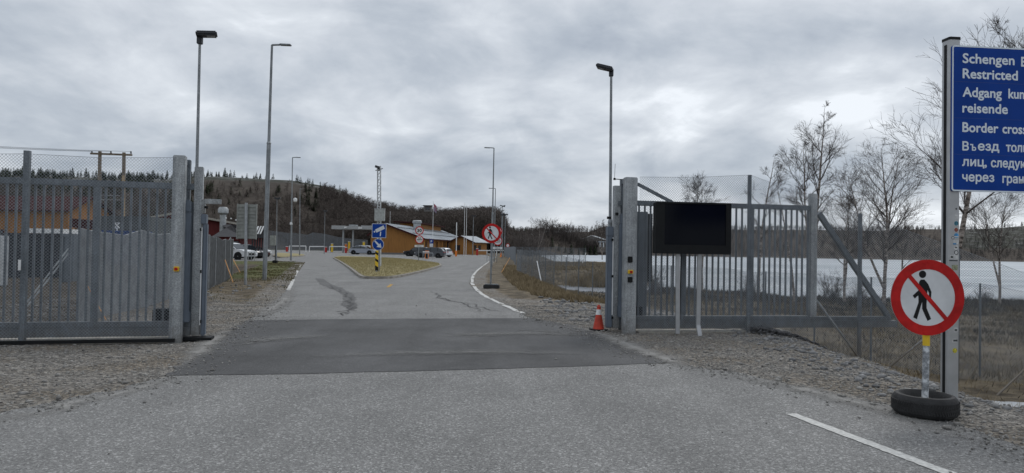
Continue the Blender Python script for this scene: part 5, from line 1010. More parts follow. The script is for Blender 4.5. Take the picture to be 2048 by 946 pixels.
# ------------------------------------------------------------------ buildings
M_ochre = mat('ochre_boards', (0.29, 0.13, 0.03), 0.8, 0, 0.10, 1.5, 0, stretch=(5, 5, 0.4)); M_dred = mat('dark_red_trim', (0.045, 0.014, 0.014), 0.85, spec=0.1); M_redw = mat('red_boards', (0.12, 0.016, 0.016), 0.8, 0, 0.15, 1.5, stretch=(5, 5, 0.4)); M_roof = mat('pale_metal_roof', (0.30, 0.33, 0.36), 0.5, 0.2, 0.10, 0.4); M_droof = mat('dark_roof', (0.045, 0.045, 0.05), 0.8); M_plinth = mat('plinth', (0.16, 0.155, 0.15), 0.9)
M_woodp = mat('ochre_post', (0.42, 0.20, 0.05), 0.8)
def add_window(par, fr, x0, x1, z0, z1, frm=M_dred, d=0.0):
    mb = MB(); mb.plate([(x0, z0), (x1, z0), (x1, z1), (x0, z1)], fr, d, d + 0.05); w_ = mb.build('window', frm, par); mb = MB(); k = 0.09; mb.plate([(x0 + k, z0 + k), (x1 - k, z0 + k), (x1 - k, z1 - k), (x0 + k, z1 - k)], fr, d + 0.05, d + 0.055); mb.build('pane', M_glass, w_)
def customs_house():
    fx, fy = -25.9, 140.0; L_ = 53; dv = Vector((6.2, 53, 0)).normalized(); pv = Vector((dv.y, -dv.x, 0)); O = Vector((fx, fy, 0)); zr, ze, zl = 6.35, 3.35, 3.9; wr, wl = 8.5, 3.5; zp = 0.35
    t = thing('customs_house', 'long ochre wooden building with a pale metal roof beyond the traffic island', 'building', tuple(O))
    def q(a, b, z): v = O + pv * a + dv * b; return (v.x, v.y, z)
    wr2, wl2 = wr - 0.8, wl - 0.5; zw = zr - (zr - ze) * wr2 / wr - 0.18; zw2 = zr - (zr - zl) * wl2 / wl - 0.18; mb = MB(); b0 = 0.8
    mb.add([q(-wl2, b0, zp), q(wr2, b0, zp), q(wr2, b0, zw), q(0, b0, zr - 0.18), q(-wl2, b0, zw2)] + [q(-wl2, L_, zp), q(wr2, L_, zp), q(wr2, L_, zw), q(0, L_, zr - 0.18), q(-wl2, L_, zw2)], [(0, 1, 2, 3, 4), (9, 8, 7, 6, 5), (1, 6, 7, 2), (5, 0, 4, 9), (2, 7, 8, 3), (3, 8, 9, 4), (0, 5, 6, 1)]); mb.build('wall', M_ochre, t)
    mb = MB(); b1 = 0.75; mb.add([q(-wl2 - .05, b1, 0), q(wr2 + .05, b1, 0), q(wr2 + .05, L_, 0), q(-wl2 - .05, L_, 0), q(-wl2 - .05, b1, zp), q(wr2 + .05, b1, zp), q(wr2 + .05, L_, zp), q(-wl2 - .05, L_, zp)], [(0, 1, 5, 4), (1, 2, 6, 5), (2, 3, 7, 6), (3, 0, 4, 7)]); mb.build('plinth', M_plinth, t)
    mb = MB(); th = 0.12
    for a, za in ((wr, ze), (-wl, zl)):
        mb.add([q(0, 0, zr), q(a, 0, za), q(a, L_ + 1, za), q(0, L_ + 1, zr), q(0, 0, zr - th), q(a, 0, za - th), q(a, L_ + 1, za - th), q(0, L_ + 1, zr - th)], [(0, 1, 2, 3), (7, 6, 5, 4), (0, 4, 5, 1), (1, 5, 6, 2), (2, 6, 7, 3)])
    rf = mb.build('roof', M_roof, t)
    mb = MB()
    for i in range(1, 26): b = L_ * i / 26; mb.bar(q(0.05, b, zr + 0.02), q(wr, b, ze + 0.02), 0.07, 0.05)
    mb.build('roof_seams', M_roof, rf); mb = MB(); [mb.bar(q(a, 0.5, zr - (zr - ze) * a / wr + 0.12), q(a, L_, zr - (zr - ze) * a / wr + 0.12), 0.08, 0.10) for a in (2.6, 5.8)]; mb.build('snow_rail', M_lampd, rf)
    mb = MB(); mb.bar(q(0, -0.03, zr - 0.16), q(wr, -0.03, ze - 0.16), 0.08, 0.34); mb.bar(q(0, -0.03, zr - 0.16), q(-wl, -0.03, zl - 0.16), 0.08, 0.34); mb.bar(q(wr + 0.05, 0, ze - 0.14), q(wr + 0.05, L_ + 1, ze - 0.14), 0.06, 0.22); mb.build('fascia', M_dred, rf)
    mb = MB(); c = q(3.2, 14, 0); mb.box((c[0], c[1], 6.0), (1.4, 1.6, 1.5)); mb.lathe((c[0], c[1], 6.75), [(0.85, 0), (1.05, 0.2), (1.05, 0.6), (0.8, 0.75), (0, 0.8)], 14); mb.build('roof_vent', M_galv, rf)
    mb = MB(); mb.add([q(-3, 22, zr - 1.5), q(1, 22, zr - 1.5), q(1, 48, zr - 1.5), q(-3, 48, zr - 1.5), q(-3, 22, zr + 0.7), q(1, 22, zr + 0.7), q(1, 48, zr + 0.7), q(-3, 48, zr + 0.7)], [(0, 1, 5, 4), (1, 2, 6, 5), (2, 3, 7, 6), (3, 0, 4, 7)]); uw = mb.build('upper_storey', M_ochre, t)
    mb = MB(); mb.add([q(-4, 20, zr + 0.9), q(1.8, 20, zr + 0.72), q(1.8, 50, zr + 0.72), q(-4, 50, zr + 0.9), q(-4, 20, zr + 1.15), q(1.8, 20, zr + 0.97), q(1.8, 50, zr + 0.97), q(-4, 50, zr + 1.15)], [(0, 1, 5, 4), (1, 2, 6, 5), (2, 3, 7, 6), (3, 0, 4, 7), (4, 5, 6, 7), (3, 2, 1, 0)]); mb.build('upper_roof', M_dred, uw)
    a = math.atan2(dv.y, dv.x); frw = (Vector(q(wr2, 0, 0)), dv, Vector((0, 0, 1)), pv)
    for i in range(9): x = 3 + i * 5.4; add_window(t, frw, x, x + 1.6, 1.35, 2.7)
    for x in (9.5, 31): mb = MB(); mb.plate([(x, zp), (x + 1.1, zp), (x + 1.1, 2.5), (x, 2.5)], frw, 0.0, 0.06); mb.build('door', M_dred, t)
    for i in range(13): c = q(wr - 0.35, 1 + i * 4.2, 0); mb = MB(); mb.box((c[0], c[1], 1.6), (0.2, 0.2, 3.2)); mb.build('porch_post', M_woodp, t)
    # ramp with railing at the far end
    mb = MB(); mb.add([q(8.8, 30, 0), q(10.3, 30, 0), q(10.3, 50, 0), q(8.8, 50, 0), q(8.8, 30, 0.1), q(10.3, 30, 0.1), q(10.3, 50, 0.8), q(8.8, 50, 0.8)], [(0, 1, 5, 4), (1, 2, 6, 5), (2, 3, 7, 6), (3, 0, 4, 7), (4, 5, 6, 7)]); rp = mb.build('ramp', M_conc, t); mb = MB()
    for i in range(21): c0_ = q(10.3, 30 + i, 0.1 + 0.035 * i); mb.bar(c0_, (c0_[0], c0_[1], c0_[2] + 1), 0.05, 0.05)
    for h in (0.35, 0.7, 1.0): mb.bar(q(10.3, 30, 0.1 + h), q(10.3, 50, 0.8 + h), 0.05, 0.05)
    mb.build('railing', M_galv, rp); return t
customs_house()
def gable(name, label, O, dv, wr, wl, L_, zr, ze, zl, mw, mroof, mtrim, over=0.5, wins=()):
    pv = Vector((dv.y, -dv.x, 0)); t = thing(name, label, 'building', tuple(O))
    def q(a, b, z): v = O + pv * a + dv * b; return (v.x, v.y, z)
    zw = zr - (zr - ze) * (wr - over) / wr - 0.12; zw2 = zr - (zr - zl) * (wl - over) / wl - 0.12; a, b = wr - over, wl - over
    mb = MB(); mb.add([q(-b, over, 0), q(a, over, 0), q(a, over, zw), q(0, over, zr - 0.12), q(-b, over, zw2), q(-b, L_, 0), q(a, L_, 0), q(a, L_, zw), q(0, L_, zr - 0.12), q(-b, L_, zw2)], [(0, 1, 2, 3, 4), (9, 8, 7, 6, 5), (1, 6, 7, 2), (5, 0, 4, 9), (2, 7, 8, 3), (3, 8, 9, 4)]); w_ = mb.build('wall', mw, t)
    mb = MB(); th = 0.1
    for a_, za in ((wr, ze), (-wl, zl)): mb.add([q(0, 0, zr), q(a_, 0, za), q(a_, L_ + over, za), q(0, L_ + over, zr), q(0, 0, zr - th), q(a_, 0, za - th), q(a_, L_ + over, za - th), q(0, L_ + over, zr - th)], [(0, 1, 2, 3), (7, 6, 5, 4), (0, 4, 5, 1), (1, 5, 6, 2), (2, 6, 7, 3)])
    r_ = mb.build('roof', mroof, t); mb = MB(); mb.bar(q(0, -0.03, zr - 0.13), q(wr, -0.03, ze - 0.13), 0.06, 0.26); mb.bar(q(0, -0.03, zr - 0.13), q(-wl, -0.03, zl - 0.13), 0.06, 0.26); mb.build('fascia', mtrim, r_)
    frf = (Vector(q(0, over, 0)), pv, Vector((0, 0, 1)), -dv); frs = (Vector(q(wr - over, 0, 0)), dv, Vector((0, 0, 1)), pv)
    for side, x0, x1, z0, z1 in wins: add_window(t, frf if side == 'f' else frs, x0, x1, z0, z1)
    return t, q, r_
# small ochre pavilion
O = Vector((gx(921, 160), 160, 0)); t_pav, q_, rf_ = gable('pavilion', 'small ochre hut with a pale sloping roof right of the long ochre building', O, Vector((0.35, 1, 0)).normalized(), 3.6, 3.4, 9, 4.4, 2.9, 2.8, M_ochre, M_roof, M_dred, 0.6, (('s', 1, 2.4, 1, 2.2), ('s', 3.6, 5.2, 1, 2.2), ('f', -1.6, -0.3, 1.0, 2.2)))
# red building
t_red, q_, rf_ = gable('red_building', 'dark red wooden building with chimney beside the parked cars', Vector((gx(352, 84), 84, 0)), Vector((-0.50, 1, 0)).normalized(), 9.2, 7.5, 24, 5.4, 3.9, 3.6, M_redw, M_droof, M_conc, 0.7, (('f', -5, -3.5, 1.3, 2.6), ('f', -1.5, 0.3, 1.3, 2.6), ('f', 3.2, 4.6, 1.3, 2.6), ('s', 3, 4.5, 1.3, 2.6), ('s', 7, 9, 1.3, 2.6)))
Yr = 80; mb = MB(); a = P(426, 472, Yr); b = P(484, 505, Yr); zt_ = P(470, 474, Yr).z
mb.box(((a.x + b.x) / 2, Yr + 4, zt_ / 2), (b.x - a.x - 0.6, 8, zt_)); mb.build('annex', M_redw, t_red); mb = MB(); zt2 = P(445, 450, Yr + 6).z; x0, x1 = P(427, 472, Yr).x, P(490, 474, Yr).x
mb.add([(x0, Yr - 0.5, zt_), (x1, Yr - 0.5, zt_), (x1, Yr + 8, zt_ + 0.3), (x0, Yr + 8, zt_ + 0.3), (x0 + 0.8, Yr + 3, zt2), (x1 - 4.2, Yr + 3, zt2), (x1 - 4.2, Yr + 6, zt2), (x0 + 0.8, Yr + 6, zt2)], [(0, 1, 5, 4), (1, 2, 6, 5), (2, 3, 7, 6), (3, 0, 4, 7), (4, 5, 6, 7), (3, 2, 1, 0)]); ar_ = mb.build('annex_roof', M_droof, t_red)
mb = MB(); 
for i in range(5): x = P(505 + 5 * i, 480, Yr + 1).x; mb.box((x, Yr + 1, 1.3), (0.14, 0.14, 2.6))
mb.build('porch_slats', M_droof, t_red)
for x in (433, 448, 470): c = P(x, 490, Yr); add_window(t_red, frame((c.x, Yr, 0)), -0.5, 0.5, 0.9, 2.0)
mb = MB(); c = P(446, 440, 83); zc_ = P(446, 462, 83).z; mb.tube((c.x, 83, zc_ - 0.4), (c.x, 83, P(446, 430, 83).z), 0.36, n=12); mb.lathe((c.x, 83, P(446, 430, 83).z), [(0.36, 0), (0.6, 0.25), (0.6, 0.7), (0.42, 0.95), (0, 0.98)], 12); mb.build('chimney', M_galv, t_red, smooth=True)
mb = MB(); 
for i in range(3):
    a, b = P(510 + 5.2 * i, 468, 79.0), P(513 + 5.2 * i, 452, 79.0); mb.bar((a.x, 79.0, a.z), (b.x, 79.6, b.z), 0.16, 0.05)
mb.build('gutter_ends', M_white, t_red); mb = MB(); a = P(519, 460, 79.3); mb.box((a.x - 0.35, 80.6, a.z - 0.45), (1.7, 1.9, 0.9)); mb.build('porch_roof', M_droof, t_red)
mb = MB(); [mb.box(P(x, y, 82), (0.16, 0.16, 0.16)) for x, y in ((452, 436), (462, 437), (472, 440))]; mb.build('wall_lamps', M_white, t_red, 0.03)
# ochre building far left
gable('ochre_building', 'ochre building with a dark red roof behind the left sliding gate', Vector((-62, 68.5, 0)), Vector((1, -0.03, 0)).normalized(), 3.6, 3.6, 20.5, 6.0, 4.45, 4.45, M_ochre, M_dred, M_dred, 0.5, (('s', 3, 4.4, 1.5, 2.6), ('s', 8, 9.4, 1.5, 2.6), ('s', 13, 14.4, 1.5, 2.6)))
mb = MB(); a = P(150, 443, 60); b = P(184, 470, 60); t = thing('porch_shed', 'small dark red roofed shed beside the ochre building behind the left gate', 'shed', (a.x, 60, 0)); mb.box(((a.x + b.x) / 2, 61.5, b.z / 2 + 0.3), (b.x - a.x, 3, b.z + 0.6)); mb.build('wall', M_ochre, t); mb = MB(); mb.box(((a.x + b.x) / 2, 61.4, b.z + 0.95), (b.x - a.x + 0.5, 3.6, 0.75), rot=Matrix.Rotation(0.08, 3, 'Y'), taper=0.92); mb.build('roof', M_dred, t)
# containers and boxes behind left gate
def container(name, label, x0, x1, y0, Y, depth, m_, ribs=True, cat='container'):
    a, b = P(x0, y0, Y), P(x1, y0, Y); t = thing(name, label, cat, ((a.x + b.x) / 2, Y + depth / 2, 0)); mb = MB(); mb.box(((a.x + b.x) / 2, Y + depth / 2, a.z / 2), (b.x - a.x, depth, a.z)); mb.build('body', m_, t, 0.02); mb = MB(); w_ = b.x - a.x; n_ = int(w_ / 0.28)
    for i in range(n_): mb.box((a.x + w_ * (i + 0.5) / n_, Y - 0.02, a.z / 2), (0.12, 0.04, a.z - 0.25))
    if ribs and n_: mb.build('ribs', m_, t)
    mb = MB(); [mb.box((x, Y + 0.05, a.z / 2), (0.12, 0.2, a.z + 0.04)) for x in (a.x + 0.06, b.x - 0.06)]; mb.box(((a.x + b.x) / 2, Y - 0.015, a.z - 0.05), (w_, 0.08, 0.12)); mb.build('frame', m_, t); return t, a, b
M_dk = mat('dark_container', (0.028, 0.032, 0.04), 0.7); container('container', 'dark grey container with a white top edge behind the left gate', 8, 118, 466, 30, 2.4, M_dk)
a, b = P(48, 461, 29.9), P(117, 466, 29.9); mb = MB(); mb.box(((a.x + b.x) / 2, 31.2, a.z + 0.0), (b.x - a.x, 2.3, 0.2)); mb.build('white_top', M_white, [o for o in bpy.data.objects if o.name == 'container'][0])
container('container', 'blue container behind the power pole and the left gate', 204, 268, 461, 50, 2.6, mat('blue_container', (0.02, 0.06, 0.20), 0.6)); container('storage_shed', 'grey flat shed behind the blue container', 203, 300, 432, 56, 5, mat('shed_grey', (0.085, 0.095, 0.10), 0.8), cat='shed')
container('equipment_crate', 'pale box with a dark panel at the left edge behind the gate', -60, -6, 470, 24, 0.6, mat('pale_crate', (0.38, 0.40, 0.42), 0.8), cat='crate'); mb = MB(); c = P(-16, 485, 23.9); mb.box(c, (0.25, 0.06, 0.3)); mb.build('panel', M_blk, [o for o in bpy.data.objects if o.name.startswith('equipment_crate')][0])
container('equipment_box', 'dark cabinet at the left end of the grey mesh fence behind the gate', 122, 150, 468, 27, 1.5, M_cab, cat='cabinet')
t = thing('satellite_dish', 'white dish frame standing on the blue container', 'antenna', tuple(P(234, 461, 50.5))); mb = MB(); a = P(234, 455, 50.5)
for s_ in (-1, 1): mb.bar(P(234 - 5 * s_, 446, 50.5), P(234 + 5 * s_, 456, 50.5), 0.05, 0.05); mb.bar(P(229, 451 + 5 * s_, 50.5), P(239, 451 + 5 * s_, 50.5), 0.05, 0.05)
mb.bar(P(234, 456, 50.5), P(234, 462, 50.5), 0.06, 0.06); mb.build('frame', M_white, t)
# white house beyond the pond
t_wh, _, _ = gable('white_house', 'pale far house among bushes beyond the lakeside fence', Vector((gx(1183, 478), 478, 0)), Vector((0.3, 1, 0)).normalized(), 11, 8, 16, 11.6, 8.2, 8.8, mat('pale_house_wall', (0.22, 0.21, 0.20), 0.8), M_roof, M_white, 0.5, (('f', -4.5, -2.5, 5.5, 7.6), ('f', 1, 3, 5.5, 7.6), ('f', 6, 8, 5.5, 7.6)))
t = thing('lake_house', 'long low glazed far building just left of the right gate', 'building', (gx(1222, 458), 460, 0)); a, b = P(1197, 484, 458), P(1250, 495, 458); mb = MB(); mb.box(((a.x + b.x) / 2, 462, b.z / 2), (b.x - a.x, 8, b.z)); mb.build('wall', mat('low_wall', (0.10, 0.09, 0.08), 0.8), t); mb = MB(); mb.box(((a.x + b.x) / 2, 462, (a.z + b.z) / 2), (b.x - a.x - 0.5, 7.6, a.z - b.z)); mb.build('window_band', M_glass, t); mb = MB(); mb.box(((a.x + b.x) / 2, 462, a.z + 0.2), (b.x - a.x + 1, 9, 0.6)); mb.build('roof', M_roof, t)
for i in range(8): mb = MB(); mb.box((a.x + (b.x - a.x) * (i + 0.5) / 8, 458.1, (a.z + b.z) / 2), (0.35, 0.2, a.z - b.z)); mb.build('mullion', M_white, t)
# watch hut on the wooded rise
Yw = 300; zg = Hz(gx(856, Yw), Yw); a, b = P(849, 412, Yw), P(863, 424, Yw); t = thing('watch_hut', 'small dark flat roofed hut showing above the bare trees', 'hut', ((a.x + b.x) / 2, Yw, zg)); mb = MB(); cx = (a.x + b.x) / 2; mb.box((cx, Yw, (a.z + b.z) / 2), (b.x - a.x, 3, a.z - b.z)); mb.build('cabin', M_plinth, t); mb = MB(); mb.box((cx, Yw, a.z + 0.1), (b.x - a.x + 0.8, 3.8, 0.35)); mb.build('roof', M_droof, t); mb = MB()
for sx in (-1, 1): mb.bar((cx + sx * 1.1, Yw, zg), (cx + sx * 1.1, Yw, b.z), 0.25, 0.25)
mb.build('legs', M_plinth, t); add_window(t, frame((cx, Yw - 1.5, 0)), -0.9, 0.9, b.z + 0.9, a.z - 0.5)

# barrier canopies, booms and bollards
Yg = 160; cps = thing('gate_canopy', 'row of flat pale canopies over the barrier lanes left of the ochre building', 'canopy', (gx(687, Yg), Yg, 0)); M_cnp = mat('canopy_panel', (0.34, 0.35, 0.35), 0.6)
for x0, x1, yt, yb in ((664, 690, 451, 458.5), (693, 718, 452, 458.5), (723, 744, 451, 459)): mb = MB(); a, b = P(x0, yt, Yg), P(x1, yb, Yg); mb.box(((a.x + b.x) / 2, Yg + 2.5, (a.z + b.z) / 2), (b.x - a.x, 6, a.z - b.z)); mb.build('canopy', M_cnp, cps, 0.03)
for x in (687, 706.5): a = P(x, 458, Yg + 1); mb = MB(); mb.tube((a.x, Yg + 1, 0), (a.x, Yg + 1, a.z + 0.1), 0.22, n=10); mb.build('column', M_galv, cps)
mb = MB(); [mb.box(P(x, y, Yg - 0.8), (0.5, 0.3, 0.3)) for x, y in ((691, 455), (719, 456), (722, 456))]; mb.build('lamps', M_white, cps); mb = MB(); a, b = P(700, 449.5, Yg + 3), P(714, 452, Yg + 3); mb.box(((a.x + b.x) / 2, Yg + 3, (a.z + b.z) / 2), (b.x - a.x, 2, a.z - b.z)); mb.build('roof_unit', M_galv, cps)
def rail(name, label, x0, x1, y0, y1, Y, n_, m_, cat='barrier'):
    a, b = P(x0, y0, Y), P(x1, y0, Y); zb = max(0, P(x0, y1, Y).z); t = thing(name, label, cat, (a.x, Y, 0)); mb = MB(); k_ = 0.4 if m_ is M_galv else 1.0; mb.bar(a, b, 0.12 * k_, 0.22 * k_); mb.build('boom', m_, t)
    for i in range(n_ + 1): x = a.x + (b.x - a.x) * i / n_; mb = MB(); mb.box((x, Y, a.z / 2), (0.14 * k_, 0.14 * k_, a.z)); mb.build('post', m_, t)
    return t
rail('barrier', 'long white barrier boom across the far left lanes', 579, 612, 492, 499, 165, 1, M_white); rail('barrier', 'white barrier boom between the two red bollards of the left lanes', 619, 650, 493, 500, 160, 1, M_white); rail('barrier', 'white barrier boom under the pale canopies', 659, 690, 493, 500, 160, 1, M_white); rail('barrier', 'white rail barrier across the road behind the centre sign', 955, 1012, 501, 506, 150, 3, M_white)
def boom_post(px, Y, zt, m_, label, w_=0.45): x = gx(px, Y); t = thing('barrier_machine', label, 'barrier', (x, Y, 0)); mb = MB(); mb.box((x, Y, zt / 2), (w_, w_, zt)); mb.build('body', m_, t, 0.05); mb = MB(); mb.box((x, Y, zt + 0.04), (w_ * 1.12, w_ * 1.12, 0.1)); mb.build('lid', M_white, t, 0.02); return t
M_redp = mat('red_paint', (0.42, 0.025, 0.02), 0.6)
boom_post(574.5, 160, 1.15, M_redp, 'red barrier machine at the left end of the far lanes'); boom_post(652.5, 158, 1.2, M_redp, 'red barrier machine in the middle of the far lanes'); boom_post(692.5, 150, 1.2, M_redp, 'red barrier machine left of the silver car'); boom_post(664.5, 168, 2.0, M_yel, 'yellow ticket post between the far lanes'); boom_post(692, 168, 2.0, M_org, 'orange ticket post under the pale canopies'); boom_post(698.5, 170, 2.6, M_yel, 'taller yellow ticket post under the pale canopies'); boom_post(728, 158, 2.5, M_yel, 'yellow ticket post left of the blue camera sign'); boom_post(955, 150, 1.4, M_redp, 'red barrier machine at the far end of the right lane')
# raised boom
Yb_ = 75; bb = G(912, 513); Yb_ = bb.y; x = bb.x; t = thing('raised_barrier', 'orange barrier post with its white boom raised straight up by the right lane', 'barrier', (x, Yb_, 0)); mb = MB(); mb.box((x, Yb_, 0.55), (0.34, 0.3, 1.1)); mb.build('post', M_org, t, 0.04); mb = MB(); tp = P(913.5, 445, Yb_); mb.bar((x + 0.05, Yb_ - 0.2, 1.0), (tp.x, Yb_ - 0.2, tp.z), 0.15, 0.09, up=(0, 1, 0)); mb.build('boom', M_white, t)
# orange barrier near cars
xq = gx(854.5, 95); t = thing('orange_bollard', 'squat orange and white post beside the dark parked cars', 'bollard', (xq, 95, 0)); mb = MB(); mb.box((xq, 95, 0.55), (0.5, 0.35, 1.1)); mb.build('body', M_org, t, 0.04); mb = MB(); mb.box((xq - 0.1, 94.8, 0.95), (0.9, 0.1, 0.14)); mb.build('arm', M_white, t); mb = MB(); mb.box((xq, 94.82, 0.4), (0.3, 0.02, 0.6)); mb.build('panel', M_blk, t)
rail('hoop_rail', 'low steel hoop rail beside the dark parked cars', 846, 866, 506, 512, 90, 2, M_galv, 'railing'); rail('hoop_rail', 'low steel rail in front of the white parked car', 497, 509, 504, 512, 66, 2, M_galv, 'railing'); rail('bridge_rail', 'short pale roadside rail behind the centre sign pole', 974, 985, 508, 514, 80, 2, M_galv, 'railing')
mb = MB(); c = G(1002, 514); mb.lathe((c.x, c.y, 0), [(0.25, 0), (0.22, 0.08), (0.08, 0.6), (0.05, 0.8)], 12); tag(mb.build('orange_marker', M_org, loc=(c.x, c.y, 0)), 'small orange marker cone on the bank beside the far road', 'cone')
c = P(1015.5, 491, 128); t = thing('far_round_sign', 'tiny round white and red sign far down the road', 'sign', (c.x, 128, 0)); fr = frame((c.x, 127.9, c.z)); mb = MB(); mb.tube((c.x, 128, 0), (c.x, 128, c.z), 0.04, n=6); mb.build('pole', M_pole, t); mb = MB(); mb.plate(circ(0.28, 24), fr, -0.02, 0.001); mb.build('plate', M_signw, t); mb = MB(); mb.ring(0.26, 0.36, fr, 0.0, 0.01, 24); mb.build('red_ring', M_red, t)

# ------------------------------------------------------------------ cars
def car(label, loc, rz, paint, kind='suv', scale=1.0, name='parked_car'):
    t = thing(name, label, 'car', (0, 0, 0)); Lh = 2.3; W = 0.92
    low = [(-2.28, 0.38), (-2.30, 0.62), (-2.24, 0.98), (-1.5, 1.02), (0.95, 1.02), (1.75, 0.93), (2.18, 0.80), (2.30, 0.60), (2.26, 0.34), (1.85, 0.26), (-1.9, 0.26)]
    top = [(-2.12, 1.0), (-1.85, 1.42), (-1.45, 1.58), (-0.2, 1.62), (0.45, 1.52), (1.15, 1.0)] if kind == 'suv' else [(-2.0, 1.0), (-1.55, 1.32), (-0.9, 1.46), (0.0, 1.46), (0.5, 1.36), (1.3, 1.0)]
    glass = [(x * 0.955 - 0.02, 1.0 + (z - 1.0) * 0.86) for x, z in top]
    def loft(mb, prof, rows):
        k = len(prof); vs = []
        for yv, ins_, lf in rows:
            for x, z in prof: f = (z - prof_min) / (prof_max - prof_min + 1e-9); vs.append((x * (1 - ins_), yv * (1 - tap * f), z))
        n_ = len(rows); fs = [(r * k + i, r * k + (i + 1) % k, (r + 1) * k + (i + 1) % k, (r + 1) * k + i) for r in range(n_ - 1) for i in range(k)]; fs += [tuple(range(k - 1, -1, -1)), tuple((n_ - 1) * k + i for i in range(k))]; mb.add(vs, fs)
    prof_min, prof_max, tap = 0.26, 1.02, 0.03; mb = MB(); loft(mb, low, [(-W, 0.025, 0), (-W * 0.93, 0.0, 0), (W * 0.93, 0.0, 0), (W, 0.025, 0)]); body = mb.build('body', paint, t, 0.03, smooth=True)
    prof_min, prof_max, tap = 1.0, 1.62, 0.20; mb = MB(); loft(mb, top, [(-W * 0.955, 0.02, 0), (-W * 0.9, 0, 0), (W * 0.9, 0, 0), (W * 0.955, 0.02, 0)]); mb.build('cabin', paint, t, 0.03, smooth=True)
    for sy in (-1, 1):
        prof_min, prof_max = 1.0, 1.62; g_ = [(x * 0.93 - 0.03, 1.02 + (z - 1.0) * 0.82) for x, z in top]; mb = MB(); vs = []
        for x, z in g_: vs.append((x, sy * (W * 0.957 * (1 - 0.20 * (z - 1.0) / 0.62) + 0.012), z))
        k = len(g_); mb.add(vs + [(x, y - sy * 0.02, z) for x, y, z in vs], [tuple(range(k)) if sy < 0 else tuple(range(k - 1, -1, -1))] + [(i, (i + 1) % k, k + (i + 1) % k, k + i) for i in range(k)]); gl_ = mb.build('side_window', M_glass, t)
        mb = MB(); [mb.bar((x, sy * (W * 0.957 + 0.016), 1.02), (x - 0.05, sy * (W * 0.957 * 0.83 + 0.016), 1.52), 0.07, 0.02) for x in (-1.25, -0.15)]; mb.build('pillar', M_blk, gl_)
    n_ = len(top); xa, za = top[-2]; xb, zb = top[-1]; mb = MB()
    def wq(x, z, o_): hw_ = W * 0.955 * (1 - 0.2 * (z - 1) / 0.62) * 0.93; return [(x + o_, -hw_, z + 0.012), (x + o_, hw_, z + 0.012)]
    a = wq(xa + 0.06, za - 0.04, 0.02); b = wq(xb - 0.03, zb + 0.03, 0.025); mb.add(a + b, [(0, 1, 3, 2)]); mb.build('windscreen', M_glass, t)
    mb = MB(); xa, za = top[1]; xb, zb = top[0]; a = wq(xa - 0.02, za - 0.03, -0.02); b = wq(xb + 0.02, zb + 0.05, -0.02); mb.add(a + b, [(0, 2, 3, 1)]); mb.build('rear_window', M_glass, t)
    for sx in (-1.36, 1.40):
        for sy in (-1, 1):
            mb = MB(); mb.lathe((sx, sy * (W - 0.10), 0.34), [(0.22, -0.11), (0.32, -0.11), (0.34, -0.08), (0.34, 0.08), (0.32, 0.11), (0.22, 0.11)], 24, 'Y'); wh = mb.build('wheel', M_rub, t, smooth=True); mb = MB(); mb.lathe((sx, sy * (W - 0.005), 0.34), [(0.0, 0.02 * sy), (0.06, 0.015 * sy), (0.2, 0.0), (0.225, -0.03 * sy)], 18, 'Y')
            mb.build('rim', M_alu, wh, smooth=True); mb = MB()
            for i in range(5): an = 2 * math.pi * i / 5; mb.tube((sx + 0.13 * math.cos(an), sy * (W + 0.016), 0.34 + 0.13 * math.sin(an)), (sx + 0.13 * math.cos(an), sy * (W + 0.020), 0.34 + 0.13 * math.sin(an)), 0.05, n=8)
            mb.build('rim_gaps', M_blk, wh)
            mb = MB(); mb.lathe((sx, sy * (W - 0.01), 0.34), [(0.34, 0.0), (0.42, 0.0), (0.42, 0.022 * sy), (0.34, 0.022 * sy)], 24, 'Y'); mb.build('wheel_arch', M_blk, t)
    for sy in (-1, 1):
        mb = MB(); mb.box((2.17, sy * 0.66, 0.76), (0.22, 0.36, 0.12)); mb.build('headlight', M_white, t, 0.03); mb = MB(); mb.box((-2.24, sy * 0.70, 0.88), (0.10, 0.34, 0.16)); mb.build('tail_light', M_redp, t, 0.02); mb = MB(); mb.box((0.85, sy * (W + 0.09), 1.05), (0.16, 0.18, 0.12)); mb.build('mirror', paint, t, 0.03)
    mb = MB(); mb.box((2.27, 0, 0.55), (0.08, 1.0, 0.22)); mb.build('grille', M_blk, t, 0.02); mb = MB(); mb.box((0, 0, 0.27), (3.9, 1.80, 0.10)); mb.build('sill', M_blk, t)
    t.location = loc; t.rotation_euler = (0, 0, rz); t.scale = (scale,) * 3; return t
def paintm(n_, c): 
    m = mat(n_, c, 0.25, 0.0, 0.03); m.node_tree.nodes['Principled BSDF'].inputs['Coat Weight'].default_value = 0.6; return m
Pw, Pb, Ps, Pr = paintm('white_car_paint', (0.62, 0.64, 0.66)), paintm('black_car_paint', (0.012, 0.014, 0.018)), paintm('silver_car_paint', (0.30, 0.33, 0.38)), paintm('maroon_car_paint', (0.06, 0.02, 0.03))
car('white suv nearest the grey mesh fence by the red building', (gx(463, 71), 71, 0), R_(-14), Pw, scale=1.08); car('black car parked between the white suv and the maroon car', (gx(489, 79), 79, 0), R_(-25), Pb, 'suv'); car('maroon car parked right of the black car', (gx(503, 85), 85, 0), R_(-25), Pr, 'sedan'); car('white car farthest right in the row by the red building', (gx(511, 91), 91, 0), R_(-25), Pw, 'sedan', 0.95)
car('silver blue crossover driving at the left end of the island', (gx(727, 130), 130, 0), R_(-8), Ps, 'sedan', 1.12); car('white van partly hidden behind the silver blue car', (gx(736, 150), 150, 0), R_(-10), Pw, scale=1.1)
